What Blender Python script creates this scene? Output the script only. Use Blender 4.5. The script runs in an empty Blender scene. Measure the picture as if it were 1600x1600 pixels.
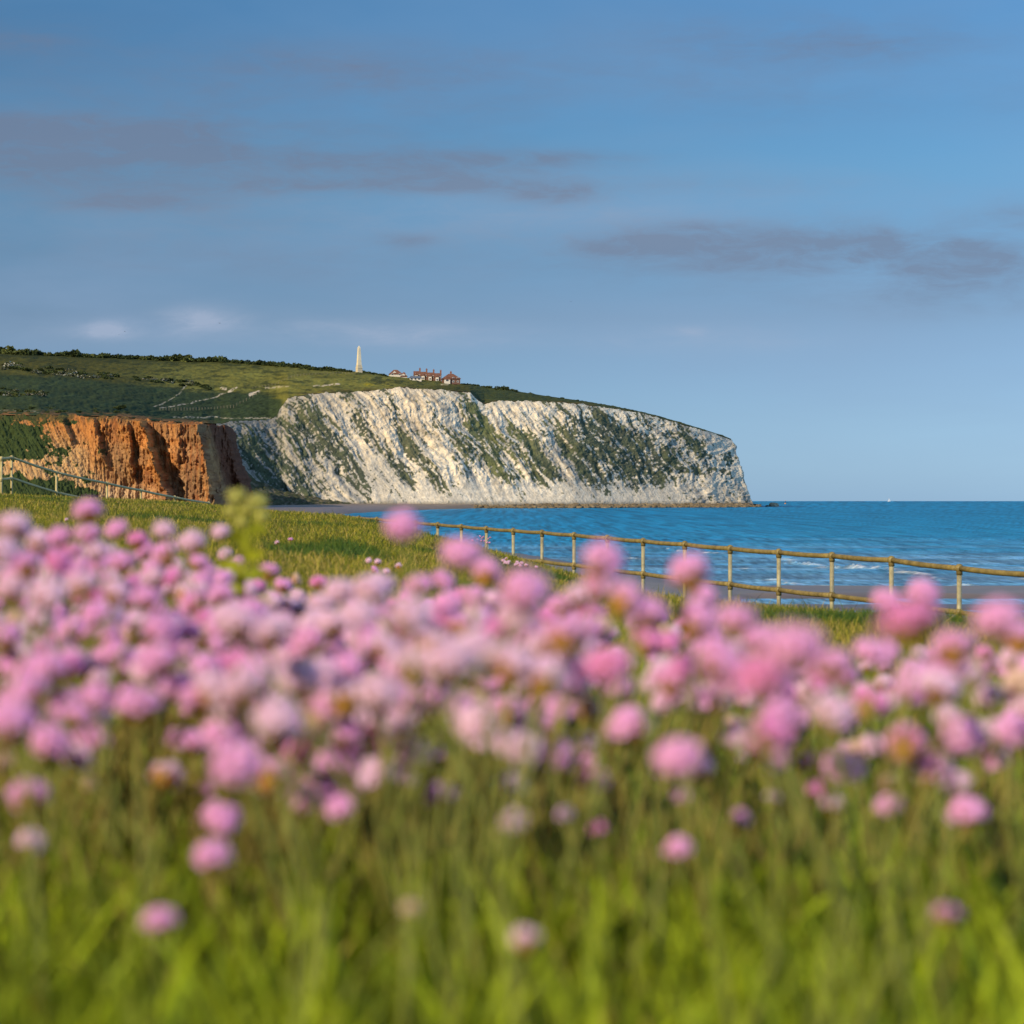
import bpy, math, random
import numpy as np
from mathutils import Vector, Matrix, Euler

# ------------------------------------------------------------------ camera, sky, sun
F = 3778.0            # 85 mm on a 36 mm wide sensor, in pixels of the 1600 px photograph
YH = 778.6            # level line of the eye (the sea horizon dips 4.4 px below it)
EYE = 5.0             # eye height above the sea
RE = 7.4e6            # earth radius with refraction: the sea is curved
sc = bpy.context.scene
cam_d = bpy.data.cameras.new("camera")
cam_d.lens = 85; cam_d.sensor_width = 36; cam_d.sensor_fit = 'HORIZONTAL'
cam_d.shift_y = -(800 - YH) / 1600
cam_d.clip_start = 0.05; cam_d.clip_end = 40000
cam_d.dof.use_dof = True; cam_d.dof.focus_distance = 110; cam_d.dof.aperture_fstop = 7.4
cam = bpy.data.objects.new("camera", cam_d); sc.collection.objects.link(cam)
cam.location = (0, 0, EYE); cam.rotation_euler = (math.pi / 2, 0, 0)
sc.camera = cam
sc.view_settings.view_transform = 'Standard'; sc.view_settings.look = 'None'
sc.view_settings.exposure = 0.4; sc.view_settings.gamma = 1.0
sc.cycles.use_denoising = True
sc.cycles.max_bounces = 6; sc.cycles.transparent_max_bounces = 8

SUN_EL = math.radians(27); SUN_AZ = math.radians(222)    # measured clockwise from +Y: behind the camera, to the left
SUN_DIR = Vector((math.sin(SUN_AZ) * math.cos(SUN_EL), math.cos(SUN_AZ) * math.cos(SUN_EL), math.sin(SUN_EL)))
sd = bpy.data.lights.new("sun", 'SUN'); sd.energy = 4.6; sd.angle = math.radians(0.55); sd.color = (1.0, 0.88, 0.70)
so = bpy.data.objects.new("sun", sd); sc.collection.objects.link(so)
so.rotation_euler = SUN_DIR.to_track_quat('Z', 'Y').to_euler()

world = bpy.data.worlds.new("World"); sc.world = world; world.use_nodes = True
wn = world.node_tree.nodes; wl = world.node_tree.links; wn.clear()
def wnode(t, **kw):
    n = wn.new(t)
    for k, v in kw.items(): setattr(n, k, v)
    return n
def wmath(op, a, b=None, c=None, clamp=False):
    n = wnode('ShaderNodeMath', operation=op, use_clamp=clamp)
    for i, v in enumerate((a, b, c)):
        if v is None: continue
        if isinstance(v, (int, float)): n.inputs[i].default_value = v
        else: wl.new(v, n.inputs[i])
    return n.outputs[0]
def wmix(f, a, b, blend='MIX'):
    n = wnode('ShaderNodeMixRGB', blend_type=blend)
    for i, v in enumerate((f, a, b)):
        if isinstance(v, (int, float)): n.inputs[i].default_value = v
        elif isinstance(v, tuple): n.inputs[i].default_value = v + (1,)
        else: wl.new(v, n.inputs[i])
    return n.outputs[0]
wo = wnode('ShaderNodeOutputWorld'); wb = wnode('ShaderNodeBackground'); wb.inputs[1].default_value = 0.105
wl.new(wb.outputs[0], wo.inputs[0])
sky = wnode('ShaderNodeTexSky', sky_type='NISHITA', sun_disc=False)
sky.sun_elevation = SUN_EL; sky.sun_rotation = SUN_AZ
sky.altitude = 0; sky.air_density = 1.0; sky.dust_density = 0.35; sky.ozone_density = 3.0
tc = wnode('ShaderNodeTexCoord')
sep = wnode('ShaderNodeSeparateXYZ'); wl.new(tc.outputs['Generated'], sep.inputs[0])
el = sep.outputs[2]
ramp = wnode('ShaderNodeValToRGB'); wl.new(el, ramp.inputs[0])
ce = ramp.color_ramp.elements
ce[0].position = 0.0; ce[0].color = (0.35, 0.57, 1.05, 1)
ce[1].position = 0.5; ce[1].color = (1.05, 1.02, 1.0, 1)
for p, c in ((0.034, (0.33, 0.475, 0.79)), (0.074, (0.315, 0.39, 0.56)), (0.132, (0.295, 0.465, 0.595)), (0.20, (0.30, 0.49, 0.63)), (0.26, (0.45, 0.62, 0.74))):
    e = ce.new(p); e.color = c + (1,)
skyc = wmix(1.0, sky.outputs[0], ramp.outputs[0], 'MULTIPLY')
# tangent-plane directions: u to the right, w upward
ysafe = wmath('MAXIMUM', sep.outputs[1], 0.15)
U = wmath('DIVIDE', sep.outputs[0], ysafe); W = wmath('DIVIDE', sep.outputs[2], ysafe)
comb = wnode('ShaderNodeCombineXYZ'); wl.new(sep.outputs[0], comb.inputs[0]); wl.new(sep.outputs[1], comb.inputs[1])
wl.new(wmath('MULTIPLY', sep.outputs[2], 3.6), comb.inputs[2])
def wnoise(scale, detail, rough, dist=0.0, off=0.0):
    n = wnode('ShaderNodeTexNoise'); n.inputs['Scale'].default_value = scale; n.inputs['Detail'].default_value = detail
    n.inputs['Roughness'].default_value = rough; n.inputs['Distortion'].default_value = dist
    m = wnode('ShaderNodeVectorMath', operation='ADD'); m.inputs[1].default_value = (off, off * .7, off * .3)
    wl.new(comb.outputs[0], m.inputs[0]); wl.new(m.outputs[0], n.inputs['Vector'])
    return n.outputs[0]
skyc = wmix(1.0, skyc, wmath('MULTIPLY_ADD', U, .45, .95), 'MULTIPLY')
n1 = wnoise(11, 7, 0.58, 0.4); n2 = wnoise(42, 8, 0.66, 0.5, 3.1); nveil = wnoise(5, 4, 0.55, 0.3, 7.7)
nh = wnoise(9, 6, 0.6, 0.6, 12.3)
def blob(px, py, w, h):
    a = wmath('DIVIDE', wmath('SUBTRACT', U, (px - 800) / F), w / F)
    b = wmath('DIVIDE', wmath('SUBTRACT', W, (YH - py) / F), h / F)
    r = wmath('ADD', wmath('MULTIPLY', a, a), wmath('MULTIPLY', b, b))
    return wmath('EXPONENT', wmath('MULTIPLY', r, -1.0))
def blobs(lst):
    s = None
    for px, py, w, h, k in lst:
        t = wmath('MULTIPLY', blob(px, py, w, h), k)
        s = t if s is None else wmath('ADD', s, t)
    return s
dark = blobs([(30, 225, 330, 46, 1.5), (420, 262, 420, 70, .42), (1150, 400, 620, 62, .40), (250, 395, 420, 40, .25), (800, 150, 900, 50, .3), (900, 290, 500, 20, .25), (60, 235, 260, 44, .3), (230, 318, 150, 15, .6), (700, 252, 230, 17, .95), (900, 244, 60, 11, .45), (640, 290, 330, 15, .75),
              (860, 308, 75, 15, .7), (622, 376, 46, 12, .8), (1000, 384, 90, 15, .85), (1090, 358, 80, 14, .4), (1290, 380, 190, 36, 1.15),
              (1420, 412, 180, 34, 1.1), (1590, 340, 90, 28, .6), (400, 345, 120, 14, .25), (1250, 60, 260, 40, .8), (500, 110, 340, 40, .8),
              (1480, 465, 190, 30, .35), (0, 60, 200, 34, .7)])
dm = wmath('MULTIPLY', dark, wmath('MULTIPLY_ADD', n1, 3.4, -0.95), clamp=True)
dm = wmath('MULTIPLY', dm, wmath('MULTIPLY_ADD', n2, 2.2, -0.15), clamp=True)
light = blobs([(170, 514, 38, 13, 1.2), (315, 498, 52, 20, 1.3), (750, 330, 700, 60, .30), (270, 520, 260, 20, .25), (620, 524, 190, 22, .5), (1100, 530, 170, 22, .42), (480, 508, 60, 12, .3), (1080, 518, 30, 8, .4)])
lm = wmath('MULTIPLY', light, wmath('MULTIPLY', wmath('MULTIPLY_ADD', n1, 2.6, -0.5), wmath('MULTIPLY_ADD', n2, 2.4, -0.2)), clamp=True)
veil = wmath('MULTIPLY', wmath('MULTIPLY_ADD', nveil, 2.0, -0.75, clamp=True), 0.8)
hb = wmath('EXPONENT', wmath('MULTIPLY', wmath('ABSOLUTE', wmath('SUBTRACT', W, 0.075)), -22.0))
s1 = wmix(wmath('MULTIPLY', veil, wmath('MULTIPLY_ADD', hb, .7, .3)), skyc, (1.9, 2.75, 4.1))
s2 = wmix(wmath('MULTIPLY', lm, 0.75), s1, (2.75, 3.3, 4.4))
s3 = wmix(wmath('MULTIPLY', dm, 0.62), s2, (1.28, 1.45, 2.05))
wl.new(s3, wb.inputs[0])

# ------------------------------------------------------------------ helpers
rng = np.random.default_rng(7); random.seed(7)
_tab = rng.random((256, 256))
def vnoise(x, y):
    x = np.asarray(x, float); y = np.asarray(y, float)
    xi = np.floor(x).astype(int); yi = np.floor(y).astype(int); fx = x - xi; fy = y - yi
    fx = fx * fx * (3 - 2 * fx); fy = fy * fy * (3 - 2 * fy)
    a = _tab[xi & 255, yi & 255]; b = _tab[(xi + 1) & 255, yi & 255]
    c = _tab[xi & 255, (yi + 1) & 255]; d = _tab[(xi + 1) & 255, (yi + 1) & 255]
    return (a * (1 - fx) + b * fx) * (1 - fy) + (c * (1 - fx) + d * fx) * fy
def fbm(x, y, o=5, r=0.5):
    s = 0; a = 1; t = 0
    for k in range(o):
        s = s + a * vnoise(x * 2 ** k + 17.3 * k, y * 2 ** k + 9.1 * k); t += a; a *= r
    return s / t
def ss(a, b, x):
    t = np.clip((x - a) / (b - a), 0, 1); return t * t * (3 - 2 * t)
def P(px, py, d): return Vector(((px - 800) / F * d, d, EYE - (py - YH) / F * d))
def tag(o, label=None, cat=None, group=None, kind=None):
    if label: o['label'] = label
    if cat: o['category'] = cat
    if group: o['group'] = group
    if kind: o['kind'] = kind
    return o
def link(o, parent=None):
    sc.collection.objects.link(o)
    if parent: o.parent = parent
    return o
def empty(name, loc, label, cat, group=None):
    o = bpy.data.objects.new(name, None); o.location = loc; o.empty_display_size = .1
    link(o); return tag(o, label, cat, group)
def np_mesh(name, V, quads=None, tris=None, mat=None, col=None, smooth=True):
    me = bpy.data.meshes.new(name); V = np.asarray(V, np.float32)
    me.vertices.add(len(V)); me.vertices.foreach_set('co', V.ravel())
    q = np.zeros((0, 4), int) if quads is None else np.asarray(quads); t = np.zeros((0, 3), int) if tris is None else np.asarray(tris)
    me.loops.add(q.size + t.size); me.loops.foreach_set('vertex_index', np.concatenate([q.ravel(), t.ravel()]).astype(np.int32))
    me.polygons.add(len(q) + len(t))
    me.polygons.foreach_set('loop_start', np.concatenate([np.arange(len(q)) * 4, q.size + np.arange(len(t)) * 3]).astype(np.int32))
    me.update(calc_edges=True)
    me.polygons.foreach_set('use_smooth', np.full(len(me.polygons), smooth))
    if col is not None:
        a = me.color_attributes.new('Col', 'FLOAT_COLOR', 'POINT')
        c = np.ones((len(V), 4), np.float32); c[:, :3] = col; a.data.foreach_set('color', c.ravel())
    if mat: me.materials.append(mat)
    return me
def grid(nr, nc):
    r, c = np.meshgrid(np.arange(nr - 1), np.arange(nc - 1), indexing='ij')
    i = (r * nc + c).ravel(); return np.stack([i, i + 1, i + nc + 1, i + nc], 1)
def obj(name, me, parent=None): return link(bpy.data.objects.new(name, me), parent)
def mat(name, color=None, rough=0.8, attr=False, spec=0.3, bump=None, var=None, trans=0.0, metallic=0.0):
    m = bpy.data.materials.new(name); m.use_nodes = True; nt = m.node_tree; n = nt.nodes; l = nt.links
    b = n['Principled BSDF']; b.inputs['Roughness'].default_value = rough
    b.inputs['Specular IOR Level'].default_value = spec; b.inputs['Metallic'].default_value = metallic
    if attr:
        a = n.new('ShaderNodeAttribute'); a.attribute_name = 'Col'; out = a.outputs['Color']
    else:
        a = n.new('ShaderNodeRGB'); a.outputs[0].default_value = color + (1,); out = a.outputs[0]
    tcn = n.new('ShaderNodeTexCoord')
    if var:   # (scale, amount, vector scale)
        mp = n.new('ShaderNodeMapping'); mp.inputs['Scale'].default_value = var[2] if len(var) > 2 else (1, 1, 1)
        l.new(tcn.outputs['Object'], mp.inputs[0])
        nz = n.new('ShaderNodeTexNoise'); nz.inputs['Scale'].default_value = var[0]; nz.inputs['Detail'].default_value = 6; nz.inputs['Roughness'].default_value = .65
        l.new(mp.outputs[0], nz.inputs['Vector'])
        mr = n.new('ShaderNodeMapRange'); mr.inputs[1].default_value = .3; mr.inputs[2].default_value = .7
        mr.inputs[3].default_value = 1 - var[1]; mr.inputs[4].default_value = 1 + var[1]; l.new(nz.outputs[0], mr.inputs[0])
        mx = n.new('ShaderNodeMixRGB'); mx.blend_type = 'MULTIPLY'; mx.inputs[0].default_value = 1
        l.new(out, mx.inputs[1]); l.new(mr.outputs[0], mx.inputs[2]); out = mx.outputs[0]
    l.new(out, b.inputs['Base Color'])
    if bump:  # list of (scale, strength, distance)
        prev = None
        for s, st, di in bump:
            nz = n.new('ShaderNodeTexNoise'); nz.inputs['Scale'].default_value = s; nz.inputs['Detail'].default_value = 5; nz.inputs['Roughness'].default_value = .62
            l.new(tcn.outputs['Object'], nz.inputs['Vector'])
            bp = n.new('ShaderNodeBump'); bp.inputs['Strength'].default_value = st; bp.inputs['Distance'].default_value = di
            l.new(nz.outputs[0], bp.inputs['Height'])
            if prev: l.new(prev, bp.inputs['Normal'])
            prev = bp.outputs[0]
        l.new(prev, b.inputs['Normal'])
    if trans > 0:
        t = n.new('ShaderNodeBsdfTranslucent'); l.new(out, t.inputs[0])
        ms = n.new('ShaderNodeMixShader'); ms.inputs[0].default_value = trans
        l.new(b.outputs[0], ms.inputs[1]); l.new(t.outputs[0], ms.inputs[2]); l.new(ms.outputs[0], n['Material Output'].inputs[0])
    return m
class MB:
    def __init__(s): s.v = []; s.f = []
    def add(s, vs, fs):
        k = len(s.v); s.v += [tuple(v) for v in vs]; s.f += [tuple(i + k for i in f) for f in fs]
    def box(s, x0, x1, y0, y1, z0, z1):
        s.add([(x0, y0, z0), (x1, y0, z0), (x1, y1, z0), (x0, y1, z0), (x0, y0, z1), (x1, y0, z1), (x1, y1, z1), (x0, y1, z1)],
              [(3, 2, 1, 0), (4, 5, 6, 7), (0, 1, 5, 4), (1, 2, 6, 5), (2, 3, 7, 6), (3, 0, 4, 7)])
    def tube(s, pts, rad, seg=10, cap=True):
        pts = [Vector(p) for p in pts]; rad = rad if isinstance(rad, (list, tuple)) else [rad] * len(pts)
        rings = []; prev = None
        for i, p in enumerate(pts):
            t = (pts[min(i + 1, len(pts) - 1)] - pts[max(i - 1, 0)]).normalized()
            a = Vector((0, 0, 1)) if abs(t.z) < .9 else Vector((1, 0, 0))
            if prev is not None: a = prev
            u = (a - t * a.dot(t)).normalized(); w = t.cross(u); prev = u
            rings.append([p + (u * math.cos(2 * math.pi * k / seg) + w * math.sin(2 * math.pi * k / seg)) * rad[i] for k in range(seg)])
        vs = [v for r in rings for v in r]; fs = []
        for i in range(len(pts) - 1):
            for k in range(seg):
                fs.append((i * seg + k, i * seg + (k + 1) % seg, (i + 1) * seg + (k + 1) % seg, (i + 1) * seg + k))
        if cap: fs += [tuple(range(seg))[::-1], tuple((len(pts) - 1) * seg + k for k in range(seg))]
        s.add(vs, fs)
    def ball(s, c, r, seg=12, rings=8, sz=1.0):
        c = Vector(c); vs = [c + Vector((0, 0, r * sz))]
        for i in range(1, rings):
            th = math.pi * i / rings
            vs += [c + Vector((r * math.sin(th) * math.cos(2 * math.pi * k / seg), r * math.sin(th) * math.sin(2 * math.pi * k / seg), r * sz * math.cos(th))) for k in range(seg)]
        vs.append(c - Vector((0, 0, r * sz))); n = len(vs) - 1; fs = [(0, 1 + k, 1 + (k + 1) % seg) for k in range(seg)]
        for i in range(rings - 2):
            for k in range(seg):
                a = 1 + i * seg; fs.append((a + k, a + seg + k, a + seg + (k + 1) % seg, a + (k + 1) % seg))
        a = 1 + (rings - 2) * seg; fs += [(a + (k + 1) % seg, a + k, n) for k in range(seg)]
        s.add(vs, fs)
    def mesh(s, name, m, smooth=False):
        me = bpy.data.meshes.new(name); me.from_pydata(s.v, [], s.f); me.update()
        me.polygons.foreach_set('use_smooth', [smooth] * len(me.polygons)); me.materials.append(m); return me
    def build(s, name, m, parent=None, smooth=False): return obj(name, s.mesh(name, m, smooth), parent)
def ip(x, tab):
    a = np.array(tab, float); return np.interp(x, a[:, 0], a[:, 1])
def srgb(r, g, b):
    f = lambda c: ((c / 255 + .055) / 1.055) ** 2.4 if c > 10 else c / 255 / 12.92
    return (f(r), f(g), f(b))

# ------------------------------------------------------------------ sea
def seaZ(py):     # distance of the sea surface seen at row py
    k = (py - YH) / F
    disc = np.maximum(k * k - 2 * EYE / RE, 0)
    return (k - np.sqrt(disc)) * RE
px_f = np.concatenate([np.linspace(-2400, -110, 60), np.arange(-100, 1701, 2.2), np.linspace(1710, 4200, 60)])
d_f = np.concatenate([np.linspace(95, 105, 4), seaZ(np.arange(965, 783.6, -0.55)), np.linspace(7000, 14000, 12)])
PX, D = np.meshgrid(px_f, d_f); X = (PX - 800) / F * D
amp = 0.16 * np.exp(-D / 900) + .02
wv = fbm(X / 9 + 3, D / 2.6, 4, .55) - .5
sw = fbm(X / 60 + D / 90, D / 11, 3, .5) - .5
near = ss(420, 190, D); calm = np.clip((D - 130) / 35, 0, 1)
Zs = -D ** 2 / (2 * RE) + (amp * 2.2 * wv + near * 0.34 * sw) * calm
foam = np.zeros_like(D); Zs = np.where(D < 134, -.03, Zs)
for (a, ya, b, yb, th, hh) in [(1090, 862, 1135, 864, .9, .2), (1222, 875, 1240, 876, 1.4, .35), (1238, 879, 1278, 882, 1.5, .4), (1288, 886, 1340, 891, 1.2, .4), (1325, 890, 1396, 894, 1.0, .35),
                               (1402, 896, 1442, 898, .9, .3), (1200, 907, 1216, 908, .9, .3), (1222, 912, 1240, 914, 1.0, .3), (1282, 917, 1298, 918, .7, .25),
                               (1508, 916, 1540, 919, .9, .3), (1535, 920, 1640, 926, .8, .3), (1030, 858, 1060, 860, .7, .2), (985, 873, 1003, 874, .7, .2), (1440, 904, 1470, 905, .5, .2),
                               (1150, 890, 1175, 891, .6, .2), (860, 853, 885, 854, .6, .15), (1610, 905, 1700, 909, 1, .3)]:
    za, zb = seaZ(np.array([ya, yb], float)); xa = (a - 800) / F * za; xb = (b - 800) / F * zb
    t = np.clip((X - xa) / (xb - xa), 0, 1); yc = za + (zb - za) * t + 1.2 * (fbm(X / 1.5, X * 0 + a, 3) - .5)
    w = ss(-1.2, .8, X - xa) * ss(1.2, -.8, X - xb)
    r = (D - yc) / (th * 1.15)
    foam = np.maximum(foam, w * np.exp(-r * r * 2.2) * ss(.34, .62, fbm(X / 2.6 + a, D / 1.1, 4, .6)) * .9)
    Zs += .7 * hh * w * np.exp(-((D - yc - .7) / 1.1) ** 2)
fr = ss(.66, .80, fbm(X / 22 + 5, D / 2.2 + 2, 4, .6)) * ss(220, 145, D) * .9
foam = np.clip(np.maximum(foam, fr * .35), 0, 1)
# water near the sand is paler and greyer, streaked along the shore
patch = fbm(X / 40, D / 9, 5, .6); patch2 = fbm(X / 400 + 8, D / 500, 4, .5)
fine = fbm(X / 2.6, D / (2.2 + D * .012), 3, .7) - .5
deep = np.array([0.001, 0.175, 0.36]); mid = np.array([0.008, 0.21, 0.41]); shal = np.array([0.15, 0.33, 0.52])
k1 = np.clip(ss(900, 170, D) * .85 + (patch - .5) * .5 * near + (patch2 - .5) * .3, 0, 1)[..., None]; k2 = np.clip(ss(330, 150, D) * .75 + (patch - .5) * 1.5 * near, 0, 1)[..., None]
colr = deep * (1 - k1) + mid * k1; colr = colr * (1 - k2) + shal * k2
gl = 0
for kk in range(11):
    D0 = 130 * 1.5 ** kk; wk = np.clip(1 - np.abs(np.log(D / D0)) / math.log(1.5), 0, 1)
    if kk == 10: wk = np.where(D > D0, 1, wk)
    gl = gl + wk * (fbm(X / (D0 * 5.5 / F) + kk * 13, D / (D0 ** 2 * 2.6 / 18890) + kk * 7, 2, .6) - .5)
colr = colr * (1 + 1.0 * fine[..., None] * near[..., None] + 1.75 * gl[..., None])
mud = (ss(.50, .62, fbm(X / 45 + 1, D / 5.5 + 4, 4, .55)) * ss(330, 200, D) * .45)[..., None]
colr = colr * (1 - mud) + np.array([.045, .055, .075]) * mud
colr = colr * (1 - foam[..., None]) + np.array([.80, .82, .84]) * foam[..., None]
colr = np.clip(colr, .002, 1)
seam = mat('sea_water', attr=True, rough=0.35, spec=0.06, bump=[(0.05, .55, 3.0), (0.35, .75, .8), (1.6, .7, .2)])
seam.node_tree.nodes['Principled BSDF'].inputs['IOR'].default_value = 1.33
V = np.stack([X, D, Zs], -1).reshape(-1, 3)
tag(obj('sea', np_mesh('sea', V, grid(*D.shape), mat=seam, col=colr.reshape(-1, 3))), kind='structure')

# ------------------------------------------------------------------ near ground and beach
K = np.arange(0, 20)
Z0 = 29.0; DZ = 1.722
RX = [1499, 1393, 1300, 1217, 1141, 1070, 1005, 949, 897, 847, 802, 760, 721, 684, 649, 616, 589, 561, 534]
RY = [888, 875, 868.5, 863, 857, 850.5, 845.5, 840.5, 836, 832, 829, 826, 822.5, 819.5, 816.5, 813.5, 811, 809, 806.5]
RZ = [Z0 + DZ * k for k in range(19)]
post_r = [(x, RZ[i], EYE - (RY[i] - YH) / F * RZ[i]) for i, x in enumerate(RX)]
post_r = [(1622, 27.4, post_r[0][2] - .03), (1765, 25.8, post_r[0][2] - .06), (1935, 24.2, post_r[0][2] - .08), (2110, 22.4, post_r[0][2] - .1), (2320, 20.7, post_r[0][2] - .12), (2570, 19.0, post_r[0][2] - .14)][::-1] + post_r
post_l = [(-52, 62.5, 722.5), (2, 61.8, 716), (18, 62.3, 714.5), (88, 64.2, 738), (167, 66.2, 755), (220, 68.3, 766), (273, 70.4, 777), (326, 72.4, 786)]
post_l = [(x, z, EYE - (y - YH) / F * z) for x, z, y in post_l]
fence_tab = sorted([(x, z, h) for x, z, h in post_l] + [(x, z, h) for x, z, h in post_r])
ft = np.array(fence_tab)
crest = np.array([(-600, 56, 760), (0, 55, 769.5), (150, 55, 776), (280, 55, 781), (330, 52, 786.5), (430, 48, 795.5), (530, 44, 802), (620, 38, 818), (690, 34, 837), (750, 30, 853),
                  (830, 25, 878), (900, 22, 899), (1000, 18, 936), (1100, 15, 953), (1200, 14, 963), (1400, 12, 975), (1600, 11, 984), (2200, 10, 1000)], float)
SHORE = [(380, 640), (470, 700), (505, 640), (535, 560), (560, 480), (600, 385), (650, 310), (700, 262), (800, 222), (900, 186), (1000, 163), (1080, 146), (1150, 138), (1250, 137), (1400, 137), (1600, 137), (2400, 137)]
def ground_h(px, d):
    Dc = np.interp(px, crest[:, 0], crest[:, 1]); yc = np.interp(px, crest[:, 0], crest[:, 2])
    hc = EYE - (yc - YH) / F * Dc - .05
    h0 = EYE - .335
    Zf = np.interp(px, ft[:, 0], ft[:, 1]); hf = np.interp(px, ft[:, 0], ft[:, 2]) - 1.12
    a = h0 + (hc - h0) * np.clip((d - 1.5) / (Dc - 1.5), 0, 1)
    t = ss(0, 1, (d - Dc) / (Zf - Dc)); a = a + (hf - hc) * t
    a = a + .015 * (fbm(px / F * d * 3, d * 3, 3) - .5) * np.clip(d / 6, 0, 1) * (1 + d / 15)
    low = ss(Zf + 1.5, Zf + 7.5, d)
    return a * (1 - low) + 0.75 * low
px_g = np.concatenate([np.linspace(-900, -60, 40), np.arange(-50, 1651, 10), np.linspace(1660, 2400, 40)])
d_g = np.concatenate([np.linspace(-3, .4, 6), np.geomspace(.5, 80, 190)])
PX, D = np.meshgrid(px_g, d_g); Dx = np.maximum(D, .5)
X = (PX - 800) / F * Dx
side = np.linspace(0, 1, 41)[1:] ** 1.5 * 26
X = np.hstack([X[:, :1] - side[None, ::-1], X, X[:, -1:] + side[None]]); D = np.repeat(D[:, :1], X.shape[1], 1); Dx = np.repeat(Dx[:, :1], X.shape[1], 1)
PX = 800 + F * X / Dx
Zg = ground_h(PX, Dx)
soil = np.array([.045, .050, .016]) * (0.6 + .8 * fbm(X * 4, Dx * 4, 4))[..., None]
gm = mat('turf_soil', attr=True, rough=.95, spec=.1, bump=[(30, .6, .02)])
tag(obj('ground', np_mesh('ground', np.stack([X, D, Zg], -1).reshape(-1, 3), grid(*D.shape), mat=gm, col=soil.reshape(-1, 3))), kind='structure')
# beach: from below the bank to the waterline, round the bay to the far cliffs
px_b = np.concatenate([np.linspace(-1200, -60, 40), np.arange(-50, 1651, 4), np.linspace(1660, 2600, 40)])
tb = np.linspace(0, 1, 150)
sh = np.interp(px_b, [a for a, b in SHORE], [b for a, b in SHORE])
sh = np.where(px_b < 470, 1350, sh)
sh_near = np.interp(px_b, ft[:, 0], ft[:, 1]) + 6.5
PX, T = np.meshgrid(px_b, tb); S0 = np.broadcast_to(sh_near, PX.shape); S1 = np.broadcast_to(sh, PX.shape)
D = S0 * (S1 * 1.02 / S0) ** T; X = (PX - 800) / F * D
u = (S1 - D)
Zb = np.where(u > 0, .62 * ss(0, 70, u) + .10 * ss(0, 5, u) - 0.0, .012 * u) + .0
bar = ss(134.5, 133, D) * ss(120.5, 122, D); pool = ss(122, 120.5, D) * ss(113, 115.5, D) + ss(108.5, 108, D) * ss(105.5, 106.5, D); sand_ = ss(1120, 1190, PX)
lvl = .05 + .16 * bar - .28 * pool - .35 * ss(133.5, 135.5, D) + .05 * (fbm(X / 6, D / 1.5, 4) - .5)
Zb = Zb * (1 - sand_) + lvl * sand_ - D ** 2 / (2 * RE)
wet = np.clip(ss(.34, .02, Zb + D ** 2 / (2 * RE)), 0, 1)[..., None]
bc = np.array([.20, .155, .115]) * (1 - wet) + np.array([.115, .090, .082]) * wet
bc = bc * (.75 + .5 * fbm(X / 3, D / 1.2, 4))[..., None]
bm = mat('beach_sand', attr=True, rough=.42, spec=.45, bump=[(2.5, .35, .05)])
tag(obj('beach', np_mesh('beach', np.stack([X, D, Zb], -1).reshape(-1, 3), grid(*D.shape), mat=bm, col=bc.reshape(-1, 3))), kind='structure')
# the strip of sand at the foot of the chalk, far side of the bay
px_b = np.arange(300, 745, 3.0); T = np.linspace(0, 1, 24)
s0 = ip(px_b, [(300, 640), (505, 655), (530, 740), (560, 830), (600, 925), (650, 1045), (700, 1150), (745, 1235)])
PX, TT = np.meshgrid(px_b, T); D = s0[None] + (1330 - s0[None]) * TT; X = (PX - 800) / F * D
Zb = -D ** 2 / (2 * RE) - .03 + 1.5 * ss(0, 1, TT * 3.0) + 1.0 * TT
bc = np.array([.17, .12, .095]) * (.7 + .6 * fbm(X / 6, D / 12, 4))[..., None] * (.55 + .45 * ss(0, .25, TT))[..., None]
tag(obj('far_beach', np_mesh('far_beach', np.stack([X, D, Zb], -1).reshape(-1, 3), grid(*D.shape), mat=bm, col=bc.reshape(-1, 3))), kind='structure')

# ------------------------------------------------------------------ the chalk headland
SKY_Y = [(-400, 545), (0, 551), (50, 553), (100, 555), (200, 559), (300, 563), (350, 564), (400, 568), (450, 571), (500, 577), (540, 579), (560, 580.5), (600, 586), (640, 591), (700, 597), (740, 602),
         (800, 610), (850, 618), (900, 625), (950, 633), (1000, 643), (1050, 656), (1100, 671), (1130, 680.5), (1142, 685.5), (1160, 690)]
EDGE_Y = [(-400, 640), (0, 648), (60, 649), (180, 650), (210, 653), (240, 657), (280, 660), (345, 662), (360, 658), (420, 656), (432, 650), (441, 634), (450, 622), (470, 618), (500, 614), (560, 612),
          (600, 608), (625, 605), (660, 608), (700, 610), (735, 613), (745, 624), (757, 631), (775, 627), (830, 627), (880, 629), (900, 630.5), (950, 637), (1000, 646), (1050, 658.5), (1100, 673.5), (1130, 682.5), (1142, 687), (1160, 692)]
EDGE_Z = [(-400, 880), (60, 900), (335, 1236), (400, 1262), (440, 1282), (700, 1325), (900, 1372), (1100, 1440), (1160, 1470)]
SKY_Z = [(-400, 1650), (300, 1650), (600, 1560), (800, 1490), (1000, 1470), (1100, 1465), (1142, 1482), (1160, 1500)]
SETB = [(240, 46), (400, 44), (500, 44), (700, 46), (900, 44), (1050, 40), (1142, 30)]
def stretched(px, py, a, ln, wd, o=4, seed=0.0):  # noise drawn out along direction a (image-like plane of the face)
    ca, sa = math.cos(math.radians(a)), math.sin(math.radians(a))
    u = px * ca + py * sa; v = -px * sa + py * ca
    return fbm(u / ln + seed, v / wd + seed * 1.7, o, .58)
uu = np.arange(338, 1144.5, 1.0); nb = 34
uu_all = np.concatenate([uu, np.full(nb, 1144.0)])
back = np.concatenate([np.zeros(len(uu)), np.linspace(0, 1, nb + 1)[1:]])
vv = np.linspace(0, 1, 190)
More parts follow.
